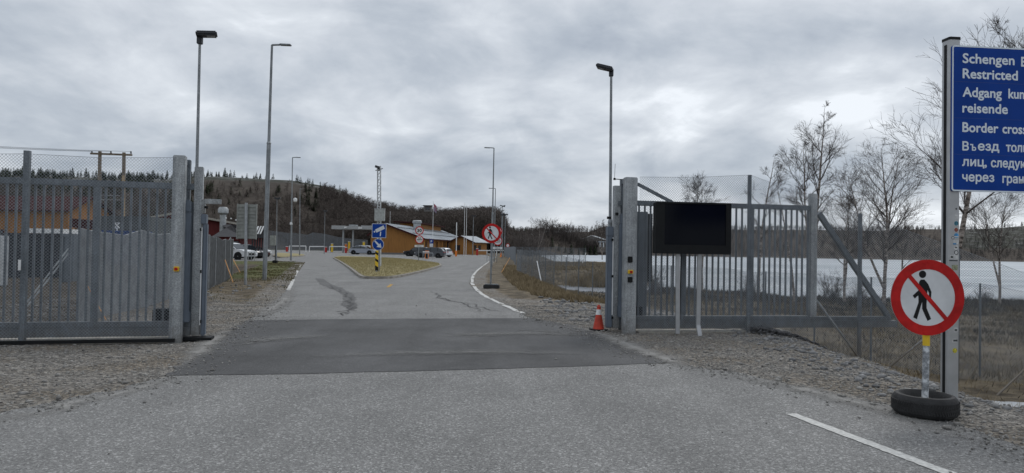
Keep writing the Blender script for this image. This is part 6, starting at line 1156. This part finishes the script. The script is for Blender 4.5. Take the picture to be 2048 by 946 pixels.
car('dark car left of the two parked before the ochre building', (gx(836, 118), 118, 0), R_(172), Pb, 'suv'); car('dark grey car right of the two before the ochre building', (gx(861, 104), 104, 0), R_(176), paintm('dark_grey_car_paint', (0.03, 0.035, 0.045)), 'suv', 0.98); car('white car parked behind the dark cars before the ochre building', (gx(880, 116), 116, 0), R_(150), Pw, 'suv', 0.95)

# ------------------------------------------------------------------ trees
def bark_mat():
    m, t, b = nodes_of('birch_bark'); v = coord(t); mp = t.nodes.new('ShaderNodeMapping'); mp.inputs['Scale'].default_value = (1, 1, 3); t.links.new(v, mp.inputs[0]); t.links.new(tramp(t, tnoise(t, mp.outputs[0], 4, 6, 0.7), [(0.40, (0.05, 0.042, 0.036)), (0.48, (0.20, 0.17, 0.15)), (0.6, (0.40, 0.36, 0.33))]), b.inputs['Base Color']); b.inputs['Roughness'].default_value = 0.85; return m
M_bark = bark_mat(); M_twig = mat('birch_twigs', (0.06, 0.048, 0.043), 0.85, 0, 0.2, 2); M_twigd = mat('grey_brown_twigs', (0.085, 0.072, 0.066), 0.9, 0, 0.2, 1)
def birch(seed, Ht, spread, base_frac, r0, forks=0, up=0.85, dens=1.0, twig=0.0048, lean=(0, 0)):
    """returns trunk and crown MBs for a bare birch with its foot at the origin"""
    r = random.Random(seed); tr, cr_ = MB(), MB()
    def grow(p, d, ln, rad_, lev, mb):
        n_ = 4 if lev < 2 else 3; seg = ln / n_; pts = [p]; q = p
        for i in range(n_):
            d = (d + Vector((r.gauss(0, 0.12), r.gauss(0, 0.12), r.gauss(0, 0.08) + (0.10 if lev < 3 else -0.03)))).normalized(); q2 = q + d * seg; ra, rb = rad_ * (1 - i / n_ * 0.75), rad_ * (1 - (i + 1) / n_ * 0.75)
            mb.tube(q, q2, max(ra, twig * 0.7), max(rb, twig * 0.55), 5 if lev < 2 else 3, False); q = q2; pts.append((q, d, rb))
        if lev >= 4: return
        nb = {1: int(7 * dens), 2: int(5 * dens), 3: 3}.get(lev, 0)
        for k in range(nb):
            f = r.uniform(0.22, 1.0); i = min(n_ - 1, int(f * n_)); q, dd_, rb = pts[i + 1]; side = Vector((r.gauss(0, 1), r.gauss(0, 1), r.gauss(0, 0.6))); side = (side - dd_ * side.dot(dd_)).normalized(); nd = (dd_ * r.uniform(0.8, 1.2) + side * r.uniform(0.35, 0.75)).normalized()
            pb = q.lerp(pts[i][0] if i and not isinstance(pts[i], Vector) else q, r.random())
            grow(pb, nd, ln * r.uniform(0.42, 0.72) * (1.15 - 0.35 * f), max(rb * 0.6, twig), lev + 1, cr_)
    stems = [(Vector((0, 0, -0.1)), Vector((lean[0], lean[1], 1)).normalized(), Ht, r0)]
    for k in range(forks): a = r.uniform(0, 6.28); stems.append((Vector((0, 0, 0.1 + Ht * base_frac * 0.4)), Vector((math.cos(a) * 0.4, math.sin(a) * 0.25, 1)).normalized(), Ht * r.uniform(0.65, 0.85), r0 * 0.7))
    for p, d, hh_, rr0 in stems:
        nseg = 14; q = p; pts = []
        for i in range(nseg):
            d = (d + Vector((r.gauss(0, 0.032), r.gauss(0, 0.032), 0.03))).normalized(); q2 = q + d * (hh_ / nseg); ra, rb = rr0 * (1 - i / nseg) ** 0.9 + 0.008, rr0 * (1 - (i + 1) / nseg) ** 0.9 + 0.008; tr.tube(q, q2, ra, rb, 8, False); q = q2; pts.append((q, d, rb, (i + 1) / nseg))
        for q, d, rb, f in pts:
            if f < base_frac: continue
            g = (f - base_frac) / (1 - base_frac); shape = math.sin(math.pi * min(1, 0.22 + 0.76 * g)) ** 0.9 + 0.14
            for k in range(max(1, int((r.choice((2, 2, 3)) if f < 0.9 else 1) * dens + 0.2))):
                a = r.uniform(0, 6.28); nd = Vector((math.cos(a), math.sin(a), up + r.uniform(-0.2, 0.35))).normalized(); grow(q, nd, spread * shape * r.uniform(0.65, 1.15), rb * 0.42 + 0.004, 1, cr_)
    return tr, cr_
def plant_birch(px, ybase, Y, ytop, spread_px, label, seed, base_frac=0.35, forks=0, r0=None, zg=None, name='birch_tree', **kw):
    x = gx(px, Y); z = Hz(x, Y) if zg is None else zg; Ht = P(px, ytop, Y).z - z; tr, cr_ = birch(seed, Ht * 0.93, spread_px / F * Y * 1.05, base_frac, r0 or Ht * 0.011, forks, **kw)
    t = thing(name, label, 'tree', (0, 0, 0), 'bare birch trees along the lake shore'); tr.build('trunk', M_bark, t, smooth=True); cr_.build('crown', M_twig, t); t.location = (x, Y, z); return t
plant_birch(1628, 600, 34, 185, 50, 'tallest slender bare birch rising just above the end post of the right gate', 4, 0.42, 1, r0=0.11, lean=(-0.01, 0), dens=1.1, up=1.0)
plant_birch(1768, 598, 40, 272, 70, 'broad many stemmed bare birch between the gate end and the round sign', 9, 0.28, 2, up=1.0, dens=0.95)
plant_birch(1912, 690, 22, 40, 135, 'large near bare birch directly behind the blue sign post', 15, 0.36, 0, r0=0.10, up=0.5, dens=1.3, lean=(-0.02, 0))
plant_birch(1690, 600, 41, 365, 42, 'small bushy bare birch between the tallest birch and the broad birch', 21, 0.35, 1, dens=0.9)
plant_birch(1518, 600, 42, 292, 34, 'thin bare birch above the gate bars right of the screen', 27, 0.42, 0)
plant_birch(1592, 600, 38, 352, 32, 'crooked sparse bare birch leaning left of the tallest birch', 33, 0.45, 0, dens=0.6, lean=(-0.10, 0))
plant_birch(1405, 600, 45, 335, 36, 'bare birch showing above the black screen', 39, 0.5, 1)
plant_birch(2000, 612, 43, 380, 56, 'bare birch below the blue sign at the right edge', 45, 0.4, 1, dens=0.9)
plant_birch(1805, 600, 45, 395, 30, 'low thin bare birch just left of the round sign', 51, 0.3, 0, dens=0.7)
plant_birch(1075, 495, 150, 436, 22, 'pale bare tree above the far bushes left of the right gate', 57, 0.3, 1, zg=0.0, twig=0.012, dens=0.6)
plant_birch(1205, 495, 120, 440, 20, 'bare shrub just left of the right lamp pole', 61, 0.25, 2, zg=0.0, twig=0.012, dens=0.6)
def shrub(x, Y, h, label, seed, m_=M_twigd):
    r = random.Random(seed); mb = MB()
    for k in range(70):
        a = r.uniform(0, 6.28); p = Vector((r.gauss(0, 0.12 * h), r.gauss(0, 0.12 * h), 0)); d = Vector((math.cos(a) * r.uniform(0.1, 0.8), math.sin(a) * r.uniform(0.1, 0.8), 1)).normalized(); l = h * r.uniform(0.5, 1.05); q = p
        for i in range(3):
            q2 = q + d * l / 3; mb.tube(q, q2, 0.008 * h * (1 - i / 3.5), 0.008 * h * (1 - (i + 1) / 3.5), 3, False)
            for j in range(3): dd_ = (d + Vector((r.gauss(0, 0.6), r.gauss(0, 0.6), r.gauss(0, 0.3)))).normalized(); mb.tube(q2, q2 + dd_ * l * r.uniform(0.15, 0.35), 0.004 * h, 0.002 * h, 3, False)
            q = q2; d = (d + Vector((r.gauss(0, 0.15), r.gauss(0, 0.15), 0.05))).normalized()
    t = thing('bare_shrub', label, 'shrub', (0, 0, 0), 'bare shrubs'); mb.build('branches', m_, t); t.location = (x, Y, Hz(x, Y)); return t
shp = None
for k, (px, Y, h) in enumerate([(1060, 145, 4.5), (1072, 170, 6), (1085, 160, 5.5), (1098, 175, 6.5), (1110, 165, 5.5), (1124, 180, 6.5), (1137, 170, 5.5), (1150, 185, 6), (1163, 175, 5.5), (1175, 150, 5), (1186, 140, 4.2), (1194, 150, 4.0), (1045, 180, 6), (1205, 190, 5.0)]):
    if Hz(gx(px, Y), Y) < -1.2: Y = 474; h *= 2.0
    if shp is None: shp = shrub(gx(px, Y), Y, 5, 'leafless brown shrub in the row along the foot of the far bank', 5); shp.location = (gx(px, Y), Y, -0.6); shp.scale = (h / 5,) * 3
    else: dup(shp, (gx(px, Y), Y, Hz(gx(px, Y), Y)), k * 1.3, None, None, h / 5)
for k, (px, Y, h) in enumerate([(1500, 43, 1.4), (1665, 44, 1.7), (1720, 42, 1.2), (1310, 40, 1.5), (1970, 44, 1.0)]): shrub(gx(px, Y), Y, h, ['low dark scrub by the shore behind the gate mullion', 'dark scrub clump on the shore left of the gate brace', 'small scrub on the shore right of the gate brace', 'scrub on the shore just right of the tall grey cover', 'low scrub on the shore below the blue sign'][k], 70 + k, M_twig)

# wooded hills -------------------------------------------------------
def bare_proto(seed, n_br=46):
    """unit height bare tree as thin triangles"""
    rs = np.random.RandomState(seed); T = []
    def tri(p, q, w_): 
        d = np.array(q) - np.array(p); a = rs.uniform(0, 3.14); s_ = np.cross(d, [math.cos(a), math.sin(a), 0.2]); s_ = s_ / (np.linalg.norm(s_) + 1e-9) * w_; T.append([np.array(p) - s_, np.array(p) + s_, np.array(q)])
    tri((0, 0, 0), (rs.normal(0, 0.03), rs.normal(0, 0.03), 1.0), 0.010); tri((0.004, 0, 0), (0.0, 0.01, 0.9), 0.010)
    for k in range(n_br):
        h = rs.uniform(0.2, 0.92); a = rs.uniform(0, 6.28); l = 0.34 * (1.15 - h) + 0.05; q = (math.cos(a) * l * 0.75, math.sin(a) * l * 0.75, h + l * rs.uniform(0.6, 1.2)); q = (q[0], q[1], min(q[2], 1.02)); tri((0, 0, h), q, 0.0055)
        for j in range(2): f = rs.uniform(0.3, 0.9); m0 = (q[0] * f, q[1] * f, h + (q[2] - h) * f); tri(m0, (m0[0] + rs.normal(0, 0.06), m0[1] + rs.normal(0, 0.06), min(1.02, m0[2] + rs.uniform(0.03, 0.13))), 0.0045)
    return np.array(T)
def con_proto(seed):
    rs = np.random.RandomState(seed); T = []
    for k in range(150):
        h = 0.10 + 0.9 * rs.rand() ** 1.1; rad_ = (1.0 - h) ** 0.8 * 0.27 * rs.uniform(0.4, 1.25) + 0.02; a = rs.uniform(0, 6.28); a2 = a + rs.uniform(0.25, 0.6); c, s_ = math.cos(a), math.sin(a)
        T.append([(0, 0, h + 0.02), (c * rad_, s_ * rad_, h - 0.05 * rs.rand() - 0.02), (math.cos(a2) * rad_ * 0.8, math.sin(a2) * rad_ * 0.8, h - 0.01)])
    T.append([(-0.012, 0, 0), (0.012, 0, 0), (0, 0, 0.9)]); return np.array(T)
def merge(protos, X, Y, Z, hh_, wx):
    out_ = []
    pick = nrs.randint(0, len(protos), len(X)); 
    for pi, pr in enumerate(protos):
        s_ = pick == pi
        if not s_.any(): continue
        a = nrs.uniform(0, 6.28, s_.sum()); c, s2_ = np.cos(a), np.sin(a); V = pr[None]; hs2 = hh_[s_][:, None, None]; ws2 = (hh_ * wx)[s_][:, None, None]
        vx = (V[..., 0] * c[:, None, None] - V[..., 1] * s2_[:, None, None]) * ws2 + X[s_][:, None, None]; vy = (V[..., 0] * s2_[:, None, None] + V[..., 1] * c[:, None, None]) * ws2 + Y[s_][:, None, None]; vz = V[..., 2] * hs2 + Z[s_][:, None, None]
        out_.append(np.stack([vx, vy, vz], -1).reshape(-1, 3))
    V = np.concatenate(out_); return V, np.arange(len(V)).reshape(-1, 3)
bp = [bare_proto(s_) for s_ in (1, 2, 3)]; cpz = [con_proto(s_) for s_ in (5, 6, 7)]
M_fb = isl_mat('bare_wood', [(0.0, (0.045, 0.037, 0.033)), (0.6, (0.105, 0.088, 0.078)), (1.0, (0.18, 0.155, 0.138))]); M_fc = isl_mat('conifer_needles', [(0.0, (0.010, 0.017, 0.008)), (0.6, (0.028, 0.040, 0.020)), (1.0, (0.055, 0.070, 0.032))])
M_fs = isl_mat('dark_bare_wood', [(0.0, (0.018, 0.018, 0.019)), (0.6, (0.040, 0.039, 0.040)), (1.0, (0.070, 0.068, 0.068))])
def hillscatter(n_, t0, t1, y0, y1, dens=None):
    t = nrs.uniform(t0, t1, n_); Y = np.sqrt(nrs.uniform(y0 * y0, y1 * y1, n_)); X = (t - 1024) / F * Y; Z = H(X, Y)
    if dens is not None: k = nrs.rand(n_) < dens(t, Y, Z); X, Y, Z = X[k], Y[k], Z[k]
    return X, Y, Z
def ktab(t): return np.interp(t, [a for a, _ in TAB], [b for _, b in TAB])
# left hill: bare wood low down, conifers mixed above, open rock on top
def zrel(t, Z): return Z / (ktab(t) * 400 / F)
def dl(t, Y, Z): return np.where(zrel(t, Z) < 0.62, 1.0, np.where(zrel(t, Z) < 0.8, 0.35, 0.0))
X, Y, Z = hillscatter(3600, -150, 760, 222, 400, dl); zr_ = np.clip(zrel(X / Y * F + 1024, Z), 0, 1); V, Fc = merge(bp, X, Y, Z, nrs.uniform(3.6, 6.2, len(X)) * (1 - 0.55 * zr_), nrs.uniform(1.3, 2.4, len(X)))
tag(npmesh('hillside_wood', V, Fc, M_fb), 'bare brown wood covering the hillside on the left', 'wood', kind='stuff')
X, Y, Z = hillscatter(2600, 640, 1010, 222, 330); hts = nrs.uniform(8, 13, len(X)) * np.interp(X / Y * F + 1024, [640, 720, 760, 880, 960, 1000, 1012], [0.55, 0.85, 1.0, 1.02, 1.2, 1.15, 0.7]); V, Fc = merge(bp, X, Y, Z, hts, nrs.uniform(0.9, 1.5, len(X)))
tag(npmesh('birch_wood', V, Fc, M_fb), 'dense bare birch wood rising behind the ochre buildings', 'wood', kind='stuff')
X, Y, Z = hillscatter(2600, -150, 730, 260, 398, lambda t, Y, Z: np.where((Z > 0.45 * ktab(t) * 400 / F) & (vnoise(t, Y, 0.02, 77) > -0.2), 0.8, 0.12) * np.where((zrel(t, Z) > 0.8) & (t > 385), np.where(t > 520, 0.07, 0.3), 1)); V, Fc = merge(cpz, X, Y, Z, nrs.uniform(2.0, 4.4, len(X)), nrs.uniform(0.9, 1.4, len(X)))
tag(npmesh('hillside_conifers', V, Fc, M_fc), 'dark conifers dotted over the upper left hillside', 'wood', kind='stuff')
X, Y, Z = hillscatter(2600, 1010, 1290, 200, 560, lambda t, Y, Z: (Z > -0.5) * np.ones(len(t))); V, Fc = merge(bp, X, Y, Z, nrs.uniform(3, 6.5, len(X)), nrs.uniform(0.9, 1.5, len(X)))
tag(npmesh('low_wood', V, Fc, M_fb), 'low bare scrub wood on the far rise beyond the road end', 'wood', kind='stuff')
X, Y, Z = hillscatter(5200, 1290, 2350, 462, 640, lambda t, Y, Z: np.where((t > 1850) & (Z > 14), 0.25, 1.0) * (Z > -1.9)); V, Fc = merge([p[:70] for p in bp], X, Y, Z, nrs.uniform(2.4, 4.6, len(X)), nrs.uniform(1.2, 2.0, len(X)))
tag(npmesh('far_shore_wood', V, Fc, M_fs), 'dark bare wood along the far shore of the frozen lake', 'wood', kind='stuff')
# individual conifers that break the skyline
con_things = []
def conifer_proto(seed, label, group):
    T = con_proto(seed)[:-1] ; rs = np.random.RandomState(seed + 50); T2 = con_proto(seed + 90)[:-1]; T = np.concatenate([T, T2]); t = thing('conifer_tree', label, 'tree', (0, 0, 0), group); npmesh('crown', T.reshape(-1, 3), np.arange(3 * len(T)).reshape(-1, 3), M_fc, t); mb = MB(); mb.tube((0, 0, -0.05), (0, 0, 0.9), 0.018, 0.004, 6); mb.build('trunk', M_twigd, t); return t
G1 = 'conifers along the ridge above the left gate'; G2 = 'small conifers on the bare hilltop'; G3 = 'conifers standing in the birch wood'; G4 = 'far conifers on the ridge across the lake'
def row(specs, group, label, seed, named=None, Yf=None):
    pr = [conifer_proto(seed + i, label, group) for i in range(2)]
    for i, (px, Y, h) in enumerate(specs):
        x = gx(px, Y); z = Hz(x, Y) - 0.1; lb = (named or {}).get(i, label); src = pr[i % 2]
        if i < 2: t = src; t.location = (x, Y, z); t.scale = (h,) * 3; t['label'] = lb
        else: t = dup(src, (x, Y, z), i * 2.1, lb, group, h)
sp1 = []; r = random.Random(3); px = 2
while px < 390:
    sp1.append((px, 398 + r.uniform(-4, 3), r.choice((2.2, 2.8, 3.4, 4.2, 5.0, 2.4, 6.0)))); px += r.uniform(2, 6) if r.random() < 0.6 else r.uniform(9, 16)
row(sp1, G1, 'dark conifer in the skyline row above the left gate', 101)
row([(405, 398, 3), (411, 398, 3.2), (421, 398, 3.4), (430, 398, 3.0), (435, 398, 3.8), (447, 398, 6.2), (452, 398, 3.2), (456, 398, 2.8), (483, 398, 2.0), (505, 398, 2.8), (512, 398, 1.8), (529, 398, 2.2), (577, 398, 1.3), (581, 398, 1.2), (609, 398, 1.3), (623, 398, 1.0), (646, 398, 1.3), (650, 398, 1.6), (657, 398, 1.0), (667, 400, 1.1)], G2, 'small conifer on the skyline of the bare rocky hilltop', 111, {5: 'tallest conifer on the skyline of the bare rocky hilltop', 9: 'small conifer on the hilltop just left of the tallest lamp post'})
sp3 = [(p_, Y_, h_) for p_, Y_, h_ in ((728, 320, 9), (733, 330, 10), (742, 325, 8), (786, 330, 8), (796, 325, 9), (803, 320, 12), (808, 322, 10), (815, 330, 9), (832, 325, 8), (845, 330, 7), (711, 300, 8), (719, 310, 9), (700, 300, 6), (690, 300, 6), (760, 300, 8), (772, 310, 8), (880, 320, 7), (750, 320, 9), (724, 315, 8))]
row(sp3, G3, 'dark conifer standing among the bare birches behind the ochre building', 121, {5: 'tallest dark conifer above the birch wood behind the ochre roof'})
sp4 = []; px = 1470
while px < 2048: sp4.append((px, 640, r.uniform(2.5, 5.5))); px += r.uniform(3, 15) if r.random() < 0.7 else r.uniform(15, 40)
row(sp4, G4, 'tiny conifer on the far ridge across the frozen lake', 131)
sp5 = [(px_, 430, r.uniform(4, 8)) for px_ in (1022, 1027, 1033, 1041, 1050, 1058, 1068, 1090, 1104, 1118, 1131, 1143, 1158, 1170, 1181, 1190)]
row(sp5, 'conifers on the low far rise', 'small dark conifer on the low rise beyond the end of the road', 141)
